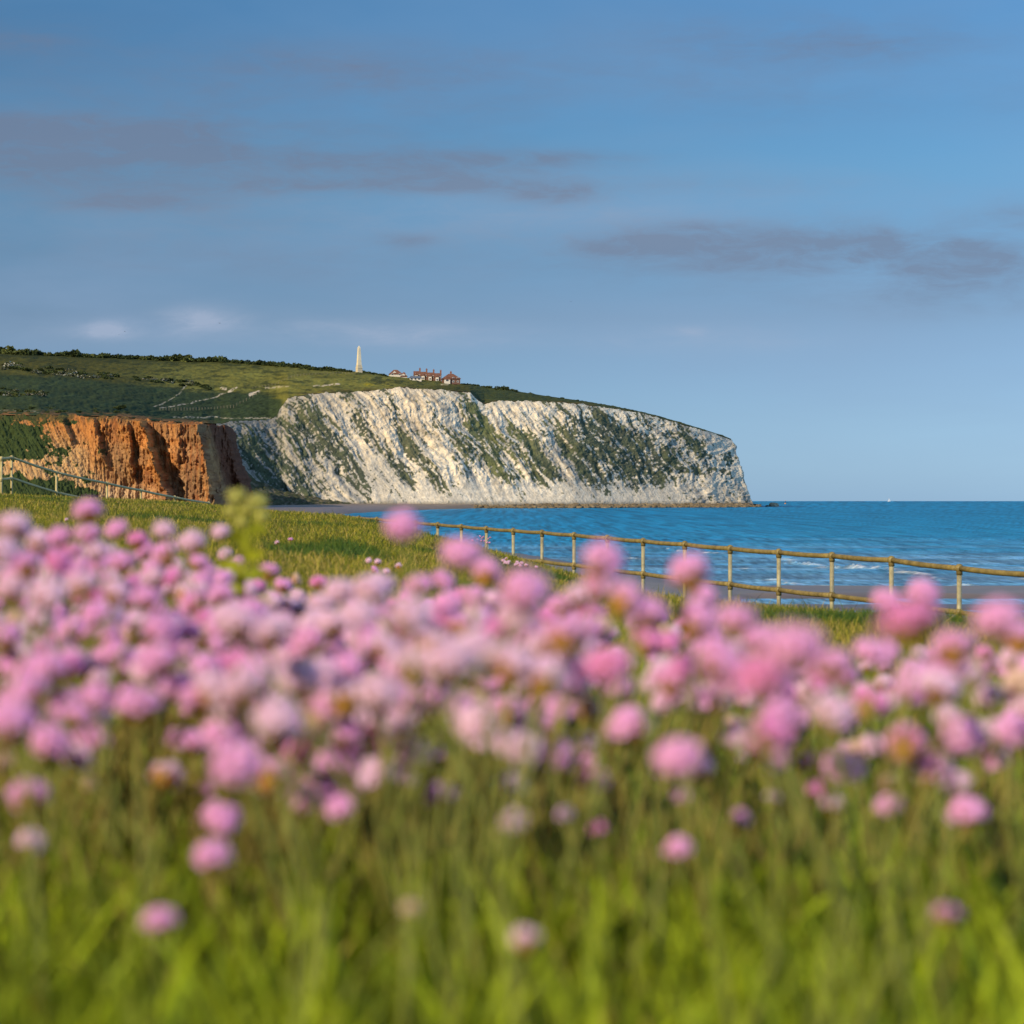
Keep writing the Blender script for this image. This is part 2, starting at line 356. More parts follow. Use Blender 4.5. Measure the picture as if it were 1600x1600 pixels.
Uc, Vv = np.meshgrid(uu_all, vv); Bk = np.broadcast_to(back, Uc.shape)
ub = uu_all + 34 * np.clip((uu_all - 980) / 164, 0, 1) ** 1.6
zt = ip(uu_all, EDGE_Z); zb_ = zt - ip(uu_all, SETB)
yt = ip(uu_all, EDGE_Y)
xt = (uu_all - 800) / F * zt; ht = EYE - (yt - YH) / F * zt
xb = (ub - 800) / F * zb_; hb0 = 1.0 + 0 * xb
prof = Vv ** 0.86 * .35 + Vv * .65                     # scree at the foot lies back a little
hprof = np.where(Vv < .2, Vv * .82, .164 + (Vv - .2) * (.836 / .8))
Xc = xb[None] + (xt - xb)[None] * Vv; Yc = zb_[None] + (zt - zb_)[None] * Vv; Zc = hb0[None] + (ht - hb0)[None] * hprof
ang = Bk * 1.9
Xc = Xc + (38 * np.sin(ang)) * (Bk > 0) * .12 - 60 * Bk ** 2 ; Yc = Yc + 260 * Bk ** 1.3
PXc = 800 + F * Xc / Yc; PYc = YH - F * (Zc - EYE) / Yc
PXw = PXc + 26 * (fbm(PXc / 60 + 3, PYc / 45, 3) - .5) + .05 * (PYc - 700) * (PXc - 800) / 300; PYw = PYc + 16 * (fbm(PXc / 50 + 9, PYc / 40 + 5, 3) - .5)
st1 = stretched(PXw, PYw, 52, 70, 20, 5, 1.3); st2 = stretched(PXw, PYw, 54, 24, 7, 4, 4.4)
rid = 1 - np.abs(stretched(PXw, PYw, 52, 90, 24, 4, 8.8) * 2 - 1)
blk = fbm(PXc / 14, PYc / 10, 5, .6); blk2 = fbm(PXc / 4.5 + 9, PYc / 3.5, 4, .6)
rough_r = ss(900, 1060, PXc)                            # the headland end is blocky rather than streaked
scree = ss(738, 775, PYc + 22 * (fbm(PXc / 18, PXc * 0 + 3, 3) - .5)) * ss(560, 640, PXc) * (1 - ss(1040, 1120, PXc))
scree = np.maximum(scree, np.exp(-(((PXc - 585) / 44) ** 2 + ((PYc - 752) / 40) ** 2) ** 1.6))
disp = (st1 - .5) * 14 * (1 - .45 * rough_r) + (rid - .5) * 2.5 * (1 - .5 * rough_r) + (st2 - .5) * 3.0 + (blk - .5) * (4 + 2.5 * rough_r) + (blk2 - .5) * (1.6 + .4 * rough_r)
disp *= (1 - .85 * scree) * .58
fade = ss(0, .05, Vv) * ss(1.0, .93, Vv) * .9 + .1
disp *= fade
Yc2 = Yc - disp * .85; Xc2 = Xc + disp * .25 * (1 - (Bk > 0)) + disp * .8 * (Bk > 0); Zc2 = Zc + disp * .18
Zc2[-1] = ht + (fbm(uu_all / 6, uu_all * 0, 3) - .5) * 1.6
# vegetation mask, blobs laid along the dip of the beds
blobsV = [(430, 735, 70, 26, 48, 1.1), (470, 760, 60, 16, 45, .7), (520, 700, 75, 22, 52, .95), (545, 730, 60, 15, 55, .8), (590, 700, 80, 12, 50, .75), (632, 735, 42, 12, 50, .9), (470, 690, 60, 20, 50, .55),
          (400, 705, 40, 26, 50, .35), (500, 650, 50, 12, 52, .55), (560, 655, 50, 9, 52, .5), (645, 700, 70, 9, 50, .8), (690, 760, 32, 8, 50, .9), (660, 730, 40, 7, 50, .7),
          (575, 770, 30, 8, 55, .25), (720, 700, 40, 12, 55, .9), (748, 655, 36, 13, 60, .9), (760, 700, 60, 16, 55, 1.0), (728, 730, 45, 8, 55, .5), (775, 735, 38, 10, 58, .8), (820, 700, 58, 24, 48, .95),
          (840, 735, 44, 19, 50, 1.0), (715, 765, 22, 6, 45, .8), (695, 640, 22, 8, 50, .55), (880, 655, 40, 20, 50, .62), (905, 690, 60, 22, 52, .95), (930, 735, 56, 20, 55, 1.1), (895, 722, 44, 14, 52, .9),
          (940, 660, 50, 18, 50, .75), (975, 690, 60, 16, 52, .9), (1000, 735, 40, 22, 50, .8), (1020, 700, 50, 14, 50, .7), (1050, 715, 34, 12, 30, .7), (1078, 686, 34, 13, 55, 1.0), (1095, 700, 20, 8, 55, .7),
          (1085, 737, 26, 6, 10, .75), (1142, 716, 15, 10, 20, .95), (1120, 735, 22, 6, 10, .6), (1150, 750, 16, 6, 40, .6), (1030, 745, 40, 14, 50, .6), (985, 760, 40, 9, 52, .75), (1010, 660, 26, 8, 60, .5),
          (1045, 672, 22, 7, 50, .45), (955, 705, 50, 10, 55, .5), (870, 640, 22, 6, 30, .4), (640, 625, 20, 9, 30, .35), (610, 640, 34, 8, 50, .35)]
veg = np.zeros_like(PXc) + .13
for cx, cy, ln, wd, a, k in blobsV:
    ca, sa = math.cos(math.radians(a)), math.sin(math.radians(a)); dx = PXc - cx; dy = PYc - cy
    uq = dx * ca + dy * sa; vq = -dx * sa + dy * ca
    veg = veg + k * np.exp(-((uq / ln) ** 2 + (vq / wd) ** 2) ** 1.15)
for cx, cy, a_, b_, k in [(505, 628, 40, 10, .35), (600, 650, 26, 26, .35), (655, 642, 40, 26, .5), (705, 650, 24, 34, .45), (800, 652, 46, 16, .5), (862, 640, 22, 14, .4), (640, 745, 60, 26, .25), (1105, 668, 44, 12, .5),
                          (905, 640, 14, 12, .4), (690, 700, 24, 16, .35), (830, 770, 60, 12, .4), (960, 655, 12, 16, .3), (1020, 725, 14, 14, .3), (1136, 700, 12, 16, .5), (800, 725, 12, 20, .25)]:
    veg = veg - k * np.exp(-(((PXc - cx - .4 * (PYc - cy)) / a_) ** 2 + ((PYc - cy) / b_) ** 2))
sn = stretched(PXw, PYw, 53, 34, 4.2, 5, 2.2); sn2 = stretched(PXw, PYw, 50, 11, 1.9, 3, 6.1); sn3 = stretched(PXw, PYw, 55, 60, 16, 4, 9.7)
spk = sn * (1 - .5 * rough_r) + fbm(PXc / 5, PYc / 4, 4, .6) * .5 * rough_r
q = np.clip(veg, -.6, 1.05) * .82 * (1 - .85 * scree * (veg < .7)) + (spk - .5) * 2.1 + (sn2 - .5) * .9 + (sn3 - .5) * 1.1 + (fbm(PXc / 3.2, PYc / 3, 3) - .5) * 1.5 - .25 * scree
vm = ss(.40, .64, q) * .92
dirt = ss(.48, .70, stretched(PXw, PYw, 53, 50, 6, 5, 3.3) + .25 * (fbm(PXc / 60, PYc / 60, 3) - .5))
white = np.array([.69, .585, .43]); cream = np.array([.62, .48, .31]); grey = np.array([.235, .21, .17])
tone = fbm(PXc / 90 + 4, PYc / 60, 3)[..., None]
cc = white * (1 - .0 * tone)
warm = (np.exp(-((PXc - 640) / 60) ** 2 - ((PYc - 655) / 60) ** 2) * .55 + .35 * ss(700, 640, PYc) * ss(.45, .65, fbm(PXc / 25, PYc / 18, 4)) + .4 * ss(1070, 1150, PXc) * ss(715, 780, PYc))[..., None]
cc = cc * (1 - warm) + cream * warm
leftg = (ss(620, 440, PXc) * .76 + .2 * ss(450, 420, PXc) + .25 * np.exp(-((PXc - 590) / 60) ** 2 - ((PYc - 755) / 40) ** 2) + .30 * ss(830, 1000, PXc) * ss(640, 690, PYc))[..., None]  # left chalk greyed: dirt plus cloud shadow put into the colour
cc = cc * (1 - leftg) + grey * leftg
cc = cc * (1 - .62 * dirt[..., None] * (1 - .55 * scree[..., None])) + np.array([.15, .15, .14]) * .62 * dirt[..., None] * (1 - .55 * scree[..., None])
cc = cc * (.70 + .60 * blk2[..., None])
flint = ss(.62, .72, stretched(PXw, PYw, 57, 150, 2.0, 3, 5.5)) * ss(.35, .6, fbm(PXc / 10, PYc / 8, 3)) * (1 - scree)
cc = cc * (1 - .45 * flint[..., None])
gcol = np.array([.040, .055, .030]) * (1 + 0 * tone); olive = np.array([.085, .10, .032]); olive_w = (np.exp(-((PXc - 780) / 90) ** 2) * .75 + .25 * ss(.4, .6, fbm(PXc / 30, PYc / 20, 3)))[..., None]  # share of brighter olive green, strongest mid-face, patchy elsewhere
gcol = gcol * (1 - olive_w) + olive * olive_w
gcol = gcol * (.6 + .8 * fbm(PXc / 4, PYc / 4, 3))[..., None]
cc = cc * (1 - vm[..., None]) + gcol * vm[..., None]
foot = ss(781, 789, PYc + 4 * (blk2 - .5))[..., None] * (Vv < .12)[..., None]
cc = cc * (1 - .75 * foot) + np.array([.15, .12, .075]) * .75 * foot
chm = mat('chalk', attr=True, rough=.95, spec=.1, bump=[(.22, .6, 2.0), (.9, .6, .5)], var=(.9, .22))
Vc = np.stack([Xc2, Yc2, Zc2], -1).reshape(-1, 3)
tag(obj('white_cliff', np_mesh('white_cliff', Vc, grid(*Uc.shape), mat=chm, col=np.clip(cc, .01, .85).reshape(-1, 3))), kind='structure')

# ------------------------------------------------------------------ the downs above the cliffs
def hill_v(px, py):
    zl = ip(px, EDGE_Z); zs = ip(px, SKY_Z); hl = -(ip(px, EDGE_Y) - YH) / F * zl; hs = -(ip(px, SKY_Y) - YH) / F * zs
    k = (YH - py) / F
    return (k * zl - hl) / ((hs - hl) - k * (zs - zl))
def hill_pt(px, v):
    zl = ip(px, EDGE_Z); zs = ip(px, SKY_Z); hl = EYE - (ip(px, EDGE_Y) - YH) / F * zl; hs = EYE - (ip(px, SKY_Y) - YH) / F * zs
    d = zl + (zs - zl) * v
    return (px - 800) / F * d, d, hl + (hs - hl) * v
def hill_at(px, py):
    v = float(np.clip(hill_v(px, py), 0, 1)); x, d, z = hill_pt(px, v); return Vector((float(x), float(d), float(z)))
pxh = np.concatenate([np.linspace(-700, -60, 40), np.arange(-50, 1143.5, 1.5)]); vh = np.concatenate([np.linspace(0, .12, 40)[:-1], np.linspace(.12, 1, 130)]); 
PX, Vh = np.meshgrid(pxh, vh); Xh, Dh, Zh = hill_pt(PX, Vh)
PY = YH - F * (Zh - EYE) / Dh
mid_w = ss(0, .06, Vh) * ss(1, .9, Vh)
Zh = Zh + mid_w * ((fbm(PX / 22, PY / 4, 4) - .5) * 1.8 + (fbm(PX / 5, PY / 1.5, 3) - .5) * .9) * ss(1150, 1000, PX)
Zh[-1] += (fbm(pxh / 7, pxh * 0, 3) - .5) * 1.2
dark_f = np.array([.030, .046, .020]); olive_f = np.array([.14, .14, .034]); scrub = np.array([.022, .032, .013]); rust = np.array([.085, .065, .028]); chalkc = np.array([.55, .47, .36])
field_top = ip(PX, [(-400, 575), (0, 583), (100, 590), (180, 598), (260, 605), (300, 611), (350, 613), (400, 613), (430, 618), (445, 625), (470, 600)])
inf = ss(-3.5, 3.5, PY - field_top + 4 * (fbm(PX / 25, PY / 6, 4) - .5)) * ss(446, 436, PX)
c = olive_f[None, None] * (.65 + .7 * fbm(PX / 40, PY / 5, 4))[..., None]
lit = (ss(150, 330, PX) * ss(760, 560, PX))[..., None]; c = c * (.50 + .50 * lit)  # sunlit middle of the slope painted brighter, both ends darker
tuss = ss(.50, .66, fbm(PX / 16 + 3, PY / 2.6, 5, .6))[..., None]; c = c * (1 - .7 * tuss) + scrub * .7 * tuss
dkr = (ss(690, 760, PX) * ss(.3, .5, fbm(PX / 40, PY / 8, 3)))[..., None]; c = c * (1 - .75 * dkr) + dark_f * .9 * dkr  # cloud shade on the falling ridge, mixed into the turf colour
edge = (ss(.16, .02, Vh) * ss(440, 470, PX) * ss(.35, .6, fbm(PX / 12, PY / 3, 4)))[..., None]; c = c * (1 - .7 * edge) + rust * .7 * edge
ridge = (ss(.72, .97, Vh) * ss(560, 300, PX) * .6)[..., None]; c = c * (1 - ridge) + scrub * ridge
cf = dark_f * (.75 + .5 * fbm(PX / 60, PY / 6, 4))[..., None] * (1 + .25 * ss(.45, .6, fbm(PX / 3 + PY / 2, PY / 1.2, 3)))[..., None]  # dark green crop, with the cloud shade over it put into the colour
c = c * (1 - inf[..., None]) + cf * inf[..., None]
def scar(pts, w, k=1.0, br=.45):
    global c
    for (x0, y0), (x1, y1) in zip(pts[:-1], pts[1:]):
        L2 = (x1 - x0) ** 2 + (y1 - y0) ** 2; t = np.clip(((PX - x0) * (x1 - x0) + (PY - y0) * (y1 - y0)) / L2, 0, 1)
        dd = np.hypot(PX - x0 - t * (x1 - x0), (PY - y0 - t * (y1 - y0)))
        m = (ss(w + .8, w - .3, dd) * k * ss(br - .12, br + .05, fbm(PX / 3, PY / 1.5, 3)))[..., None]; c = c * (1 - m) + chalkc * m
scar([(295, 599), (287, 606), (279, 616), (262, 627), (240, 635)], .35, .6); scar([(372, 606), (352, 615), (330, 622), (300, 629)], .45, .7); scar([(370, 606), (356, 613)], 1.5, .9)
scar([(404, 612), (390, 617)], 1.6, 1); scar([(346, 607), (353, 608)], 1.5, .9); scar([(300, 630), (250, 636)], .5, .7); scar([(415, 607), (450, 604)], 1.0, .5, .5); scar([(490, 603), (530, 600)], 1.4, .8, .5)
scar([(0, 640), (60, 644)], 1, .25, .55); scar([(690, 600), (700, 601)], 1.2, .6); scar([(270, 651), (430, 654)], .9, .5, .55)
yel = (np.exp(-((PX - 575) / 6) ** 2 - ((PY - 601) / 1.6) ** 2) + .6 * np.exp(-((PX - 500) / 6) ** 2 - ((PY - 614) / 1.2) ** 2) + .5 * np.exp(-((PX - 432) / 7) ** 2 - ((PY - 622) / 1.5) ** 2))[..., None]
c = c * (1 - .8 * yel) + np.array([.35, .30, .02]) * .8 * yel
redl = (ss(.06, .0, Vh) * ss(345, 300, PX) * ss(.40, .58, fbm(PX / 10, PY / 2, 4)))[..., None]; c = c * (1 - .8 * redl) + np.array([.28, .13, .05]) * .8 * redl
# rows behind the ridge so that the hill has a far side
bx, bd, bz = Xh[-1], Dh[-1], Zh[-1]
ext = [(60, -3), (200, -22), (500, -80)]
XA = np.vstack([Xh] + [(bx / bd * (bd + e))[None] for e, _ in ext]); DA = np.vstack([Dh] + [(bd + e)[None] for e, _ in ext]); ZA = np.vstack([Zh] + [np.maximum(bz + q_, -3)[None] for _, q_ in ext])
cA = np.vstack([c] + [c[-1:]] * 3)
hm = mat('downland_turf', attr=True, rough=.95, spec=.08, bump=[(.12, .6, 2.0), (.6, .5, .5)], var=(.35, .30, (1, .35, 1)))
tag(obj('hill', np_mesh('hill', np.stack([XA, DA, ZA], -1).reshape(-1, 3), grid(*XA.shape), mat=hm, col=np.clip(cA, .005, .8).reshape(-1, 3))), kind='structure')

# ------------------------------------------------------------------ the orange sandstone cliff
ur = np.concatenate([np.arange(-300, 351, .75), np.full(30, 350.5)]); bk = np.concatenate([np.zeros(len(ur) - 30), np.linspace(0, 1, 31)[1:]])
vr = np.linspace(0, 1, 170); Ur, Vr = np.meshgrid(ur, vr); Br = np.broadcast_to(bk, Ur.shape)
zt = np.full_like(ur, 862.0); yt = ip(ur, EDGE_Y) + .6
setb = ip(ur, [(-300, 44), (60, 40), (110, 30), (180, 18), (300, 14), (350, 12)])
xt = (ur - 800) / F * zt; ht = EYE - (yt - YH) / F * zt
ubr = ur + 36 * ss(250, 350, ur); zb_ = zt - setb; xb = (ubr - 800) / F * zb_
Xr = xb[None] + (xt - xb)[None] * Vr; Yr = zb_[None] + (zt - zb_)[None] * Vr ** .8; Zr = .5 + (ht - .5)[None] * Vr
Yr = Yr + 260 * Br ** 1.4; Xr = Xr - 10 * Br + 3 * np.sin(Br * 3.1) - 24 * Br ** 2
PX = 800 + F * Xr / Yr; PY = YH - F * (Zr - EYE) / Yr
dsp = np.zeros_like(PX)
wob = (fbm(PX / 10, PY / 12, 5, .6) - .5)
steps = [(103, 3.2, 30, .25, 655, 690), (147, 3.2, 20, .30, 655, 722), (165, 1.6, 10, .12, 655, 682), (207, 4.6, 22, .06, 664, 745), (227, 10.5, 26, .36, 652, 900), (283, 2.2, 30, .15, 652, 720), (317, 12, 46, .22, 652, 900), (338, 2.4, 9, .40, 652, 900)]
for sx, am, wd, sl, y0, y1 in steps:
    xr_ = PX - (sx + sl * (PY - 652)) + wob * 14
    saw = np.where(xr_ < 0, np.exp(xr_ / wd), np.exp(-xr_ / 1.2))
    dsp += 1.55 * am * saw * ss(y0 - 8, y0 + 6, PY + 1) * ss(y1 + 14, y1 - 10, PY)
vert = fbm(PX / 6 + PY / 40, PY / 40, 4, .6) - .5; rub = fbm(PX / 3, PY / 3, 4, .6) - .5; strat = fbm(PX / 80, PY / 2.2, 3, .6) - .5
fl = fbm((PX - PY * .5) / 5, PY / 25 + 3, 4) - .5
rightw = ss(100, 190, PX)
turn = 20 * ss(314, 352, ur[None] + 6 * (1 - Vr) + 0 * Br)
dsp = dsp * (Br == 0) + (fbm(PX / 30 + 2, PY / 22, 4, .55) - .5) * 7 * rightw * ss(1, .8, Vr) + vert * 3.0 * rightw + rub * 1.3 + strat * .12 + (fbm(PX / 2.6 + PY / 60, PY / 45 + 3, 3, .5) - .5) * 2.6 * rightw + fl * 3 * (1 - rightw)
dsp *= ss(0, .03, 1 - Vr)
Yr2 = Yr - dsp * .95 * (Br < .02) + turn; Xr2 = (Xr + dsp * .5 * (Br >= .02)) * (Yr + turn) / Yr; Zr2 = Zr + rub * .8 * ss(0, .03, 1 - Vr) + 0
Zr2[-1] += (fbm(ur / 9, ur * 0, 4, .65) - .5) * 3.0
orange = np.array([.40, .168, .050]); tan = np.array([.50, .33, .155]); red = np.array([.21, .070, .028]); drab = np.array([.26, .17, .085]); pale = np.array([.55, .40, .24])
c = orange[None, None] * (.75 + .5 * fbm(PX / 5, PY / 30, 4))[..., None]
def mixin(w, col):
    global c
    w = np.clip(w, 0, 1)[..., None]; c = c * (1 - w) + np.asarray(col) * w
mixin(ss(.40, .58, fbm(PX / 14 + 4, PY / 50, 3)) * ss(150, 200, PX) * .7, red)
mixin(np.exp(-((PX - 182 - .25 * (PY - 700)) / 26) ** 2) * ss(675, 710, PY) * .65, drab)
mixin(ss(270, 300, PX) * ss(.42, .55, fbm(PX / 5, PY / 60, 3)) * .5, drab)
mixin(ss(318, 330, PX - .3 * (PY - 652)) * .75, [.15, .055, .028])  # dark red-brown right flank, its shade painted into the colour
mixin(ss(.5, .62, fbm(PX / 40 + 8, PY / 5, 4)) * .15 * ss(160, 200, PX), tan)
mixin(ss(.5, .60, fbm(PX / 26 + 18, PY / 34, 4)) * .5, [.20, .12, .06])
mixin(ss(165, 95, PX - (PY - 700) * .6) * ss(655, 705, PY) * .75, tan)
mixin(ss(750, 775, PY + 10 * vert) * ss(140, 170, PX) * ss(300, 200, PX) * .6, pale)
mixin(ss(.50, .62, fbm((PX - PY * .25) / 2.4, PY / 34, 4)) * .45, [.13, .055, .03])
mixin(ss(.55, .65, fbm(PX / 60, PY / 2.0, 3)) * .05 * ss(700, 655, PY), [.22, .09, .04])
g = ss(110, 10, PX - .9 * (PY - 690)) * .62 + .55 * np.exp(-((PX - 55) / 60) ** 2 - ((PY - 765) / 24) ** 2) - .75 * np.exp(-((PX - 50 - (PY - 730) * .6) / 60) ** 2 - ((PY - 731 - .12 * (PX - 50)) / 13) ** 2)
g = g + .6 * np.exp(-((PX - 125) / 22) ** 2 - ((PY - 768) / 22) ** 2) + .45 * np.exp(-((PX - 20) / 45) ** 2 - ((PY - 690) / 28) ** 2)
g = g + .34 * ss(150, 60, PX - .5 * (PY - 700)) * ss(728, 700, PY) + .22 * np.exp(-((PX - 150) / 30) ** 2 - ((PY - 745) / 25) ** 2)
gq = g * 1.15 + .03 + (fbm(PX / 15 + 2, PY / 11, 6, .65) - .5) * 2.9
mixin(ss(.46, .56, gq) * ss(205, 150, PX), np.array([.035, .052, .018]))
mixin(ss(664, 652, PY + 10 * (fbm(PX / 7, PX * 0 + 5, 3) - .5)) * .8 * ss(.4, .5, fbm(PX / 8, PX * 0, 3)), [.07, .06, .025])
mixin(ss(316, 330, PX - .30 * (PY - 652) + 10 * (fbm(PX / 6, PY / 30, 3) - .5)) * .85, [.125, .045, .024])  # flank darkened again: more of its shade put into the colour
c = c * (.72 + .56 * fbm(PX / 2, PY / 4, 3))[..., None]
rm = mat('sandstone', attr=True, rough=.95, spec=.08, bump=[(.5, .7, 1.0), (1.8, .6, .3)], var=(.7, .25, (1, 1, .25)))
nx = (Br[-1] == 0)
YA = np.vstack([Yr2, Yr2[-1:] + 25 * nx, Yr2[-1:] + 120 * nx]); XA = np.vstack([Xr2, Xr2[-1:] / Yr2[-1:] * YA[-2:-1] - .5 * nx, Xr2[-1:] / Yr2[-1:] * YA[-1:] - 3 * nx]); ZA_ = np.vstack([Zr2, Zr2[-1:] - .6, Zr2[-1:] - 5]); cA_ = np.vstack([c, c[-1:] * 0 + np.array([.04, .05, .02]), c[-1:] * 0 + np.array([.04, .05, .02])])
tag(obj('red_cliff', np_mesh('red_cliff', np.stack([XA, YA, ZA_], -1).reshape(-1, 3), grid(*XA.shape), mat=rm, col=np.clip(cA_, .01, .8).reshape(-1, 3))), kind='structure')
# rough scree slope between the sandstone and the chalk
pxs = np.arange(330, 560, 1.5); ts = np.linspace(0, 1, 60); PXs, Ts = np.meshgrid(pxs, ts)
z0 = 900 + (pxs - 330) * 1.3; z1 = np.full_like(pxs, 1235.0)
Dt = z0[None] + (z1 - z0)[None] * Ts
hs0 = 1.2; hs1 = ip(pxs, [(330, 30), (370, 24), (400, 14), (440, 9), (500, 5), (560, 1.5)])
Zt = hs0 + (hs1[None] - hs0) * Ts ** 1.1 + (fbm(PXs / 6, Ts * 14, 4) - .5) * 2.2
Xt = (PXs - 800) / F * Dt
ct = np.array([.060, .065, .030]) * (.6 + .8 * fbm(PXs / 5, Ts * 12, 4))[..., None]
mk = (ss(.52, .62, fbm(PXs / 8 + 5, Ts * 16, 4)) * .5)[..., None]; ct = ct * (1 - mk) + np.array([.22, .17, .12]) * mk
tag(obj('scree_slope', np_mesh('scree_slope', np.stack([Xt, Dt, Zt], -1).reshape(-1, 3), grid(*PXs.shape), mat=rm, col=ct.reshape(-1, 3))), kind='structure')

# ------------------------------------------------------------------ boulders at the foot of the chalk (uncountable) and the last stacks off the point
def rock_mesh(name, r, seed, m, sz=.6):
    b = MB(); b.ball((0, 0, 0), 1, 9, 6)
    v = np.array(b.v); n = fbm(v[:, 0] * 1.3 + seed, v[:, 1] * 1.3 + v[:, 2] * 1.1 + seed, 3)
    v = v * (.55 + .9 * n)[:, None] * np.array([1.3, 1, sz]) * r
    b.v = [tuple(x) for x in v]; return b.mesh(name, m)
rockm = mat('shore_rock', (.16, .12, .07), rough=.9, spec=.2, bump=[(.8, .6, .5)], var=(.25, .6))
tm = []
for s in range(5):
    me = rock_mesh('tmp', 1, s * 3.7, rockm); co = np.array([v.co[:] for v in me.vertices]); fs = [tuple(p.vertices) for p in me.polygons]; tm.append((co, fs)); bpy.data.meshes.remove(me)
Vs = []; Q = []; Tt = []; off = 0
for i in range(1500):
    px = random.uniform(520, 1186) if i > 250 else random.uniform(1080, 1190)
    zb = float(ip(px, [(520, 1215), (700, 1245), (900, 1292), (1050, 1365), (1142, 1405), (1175, 1440), (1190, 1450)]))
    d = zb - abs(random.gauss(0, 1)) * (9 if px < 760 else 16); r = random.uniform(.5, 1.7) * (.55 if px < 800 else 1) * (1.15 if random.random() < .1 else 1)
    r *= 1 - .55 * float(ss(1165, 1190, px))
    co, fs = random.choice(tm); a = random.uniform(0, 6.28); R = np.array([[math.cos(a), -math.sin(a), 0], [math.sin(a), math.cos(a), 0], [0, 0, 1]])
    Vs.append(co @ R.T * r + np.array([(px - 800) / F * d, d, .05 + random.uniform(0, .4) + max(0, (d - zb + 12)) * .10]))
    for f in fs: (Q if len(f) == 4 else Tt).append([k + off for k in f])
    off += len(co)
me = np_mesh('boulders', np.vstack(Vs), np.array(Q), np.array(Tt), rockm, smooth=False)
tag(obj('boulders', me), 'tan and dark boulders strewn along the foot of the white cliff', 'boulders', kind='stuff')
sp = np.arange(640, 1196, 2.0); tsp = np.linspace(0, 1, 14); PXs, Ts = np.meshgrid(sp, tsp)
zf = ip(sp, [(640, 1225), (760, 1238), (900, 1268), (1050, 1325), (1142, 1370), (1180, 1430), (1196, 1460)]); Dt = zf[None] + 95 * Ts * ss(1200, 1160, PXs)
hg = (.15 + 1.0 * np.sin(np.clip(Ts * 1.5, 0, 1.57)) + (fbm(PXs / 3, Ts * 8, 4) - .5) * 1.0) * ss(1197, 1182, PXs) * ss(0, .1, Ts) - .35
ct = np.array([.13, .105, .055]) * (.5 + 1.0 * fbm(PXs / 3, Ts * 9, 4))[..., None]
tag(obj('rock_platform', np_mesh('rock_platform', np.stack([(PXs - 800) / F * Dt, Dt, hg], -1).reshape(-1, 3), grid(*PXs.shape), mat=rockm, col=ct.reshape(-1, 3))), kind='structure')
cr = mat('pale_rock', (.42, .34, .22), rough=.9, spec=.15, bump=[(.8, .6, .5)], var=(.4, .4))
for px, d, r, lb in ((1209, 1480, 2.3, 'pale boulder standing in the sea just off the headland tip'), (1199, 1470, .9, 'low dark rock awash between headland tip and pale boulder')):
    o = obj('sea_rock', rock_mesh('sea_rock', r, px * .1, cr if r > 1 else rockm, .8)); o.location = ((px - 800) / F * d, d, r * .25); tag(o, lb, 'rock', 'rocks off the headland')

# ------------------------------------------------------------------ obelisk
stone = mat('monument_stone', (.62, .55, .40), rough=.9, spec=.1, var=(.5, .2)); stone2 = mat('monument_base_stone', (.52, .45, .32), rough=.9, spec=.1, var=(.5, .2))
o3 = hill_at(561, 582.5); mp = F / o3.y
ob = empty('obelisk', o3 - Vector((0, 0, .8)), 'tall pale stone obelisk standing alone on the green ridge', 'monument')
ob.rotation_euler = (0, 0, math.radians(28))
def frustum(b, w0, w1, z0, z1):
    b.add([(-w0, -w0, z0), (w0, -w0, z0), (w0, w0, z0), (-w0, w0, z0), (-w1, -w1, z1), (w1, -w1, z1), (w1, w1, z1), (-w1, w1, z1)], [(3, 2, 1, 0), (4, 5, 6, 7), (0, 1, 5, 4), (1, 2, 6, 5), (2, 3, 7, 6), (3, 0, 4, 7)])
u = 1 / mp
b = MB(); frustum(b, 4.7 * u, 4.4 * u, 0, 3 * u); frustum(b, 4.1 * u, 3.9 * u, 3 * u + .003, 9 * u); b.build('plinth', stone2, ob)
b = MB(); frustum(b, 4.3 * u, 4.15 * u, 9 * u + .003, 10.4 * u); frustum(b, 3.7 * u, 3.5 * u, 10.4 * u + .003, 14 * u); b.build('cornice', stone2, ob)
b = MB(); frustum(b, 3.1 * u, 1.75 * u, 14 * u + .003, 41 * u); b.build('shaft', stone, ob)
b = MB(); frustum(b, 1.75 * u, .1 * u, 41 * u + .003, 44.5 * u); b.build('cap', stone, ob)

# ------------------------------------------------------------------ houses on the ridge
wallw = mat('white_render_wall', (.58, .52, .43), rough=.85); brick = mat('brick_wall', (.13, .07, .052), rough=.9, var=(2, .25)); tile = mat('red_roof_tiles', (.15, .068, .045), rough=.85, var=(1.2, .4))
slate = mat('blue_slate_roof', (.10, .12, .16), rough=.6, var=(1.2, .3)); glass = mat('window_glass', (.03, .035, .045), rough=.15, spec=.6); chim = mat('chimney_brick', (.20, .09, .06), rough=.9); wfr = mat('white_window_frame', (.75, .73, .70), rough=.6)
def hip_roof(w, dp, z0, h, ov, ridge):
    b = MB(); x, y = w / 2 + ov, dp / 2 + ov; r = ridge / 2
    b.add([(-x, -y, z0), (x, -y, z0), (x, y, z0), (-x, y, z0), (-r, 0, z0 + h), (r, 0, z0 + h)], [(0, 1, 5, 4), (1, 2, 5), (2, 3, 4, 5), (3, 0, 4), (3, 2, 1, 0)]); return b
def gable(w, dp, z0, h, ov):   # ridge along y, gable end towards the viewer
    b = MB(); x, y = w / 2 + ov, dp / 2 + ov
    b.add([(-x, -y, z0), (x, -y, z0), (x, y, z0), (-x, y, z0), (0, -y, z0 + h), (0, y, z0 + h)], [(0, 1, 4), (2, 3, 5), (1, 2, 5, 4), (3, 0, 4, 5), (3, 2, 1, 0)]); return b
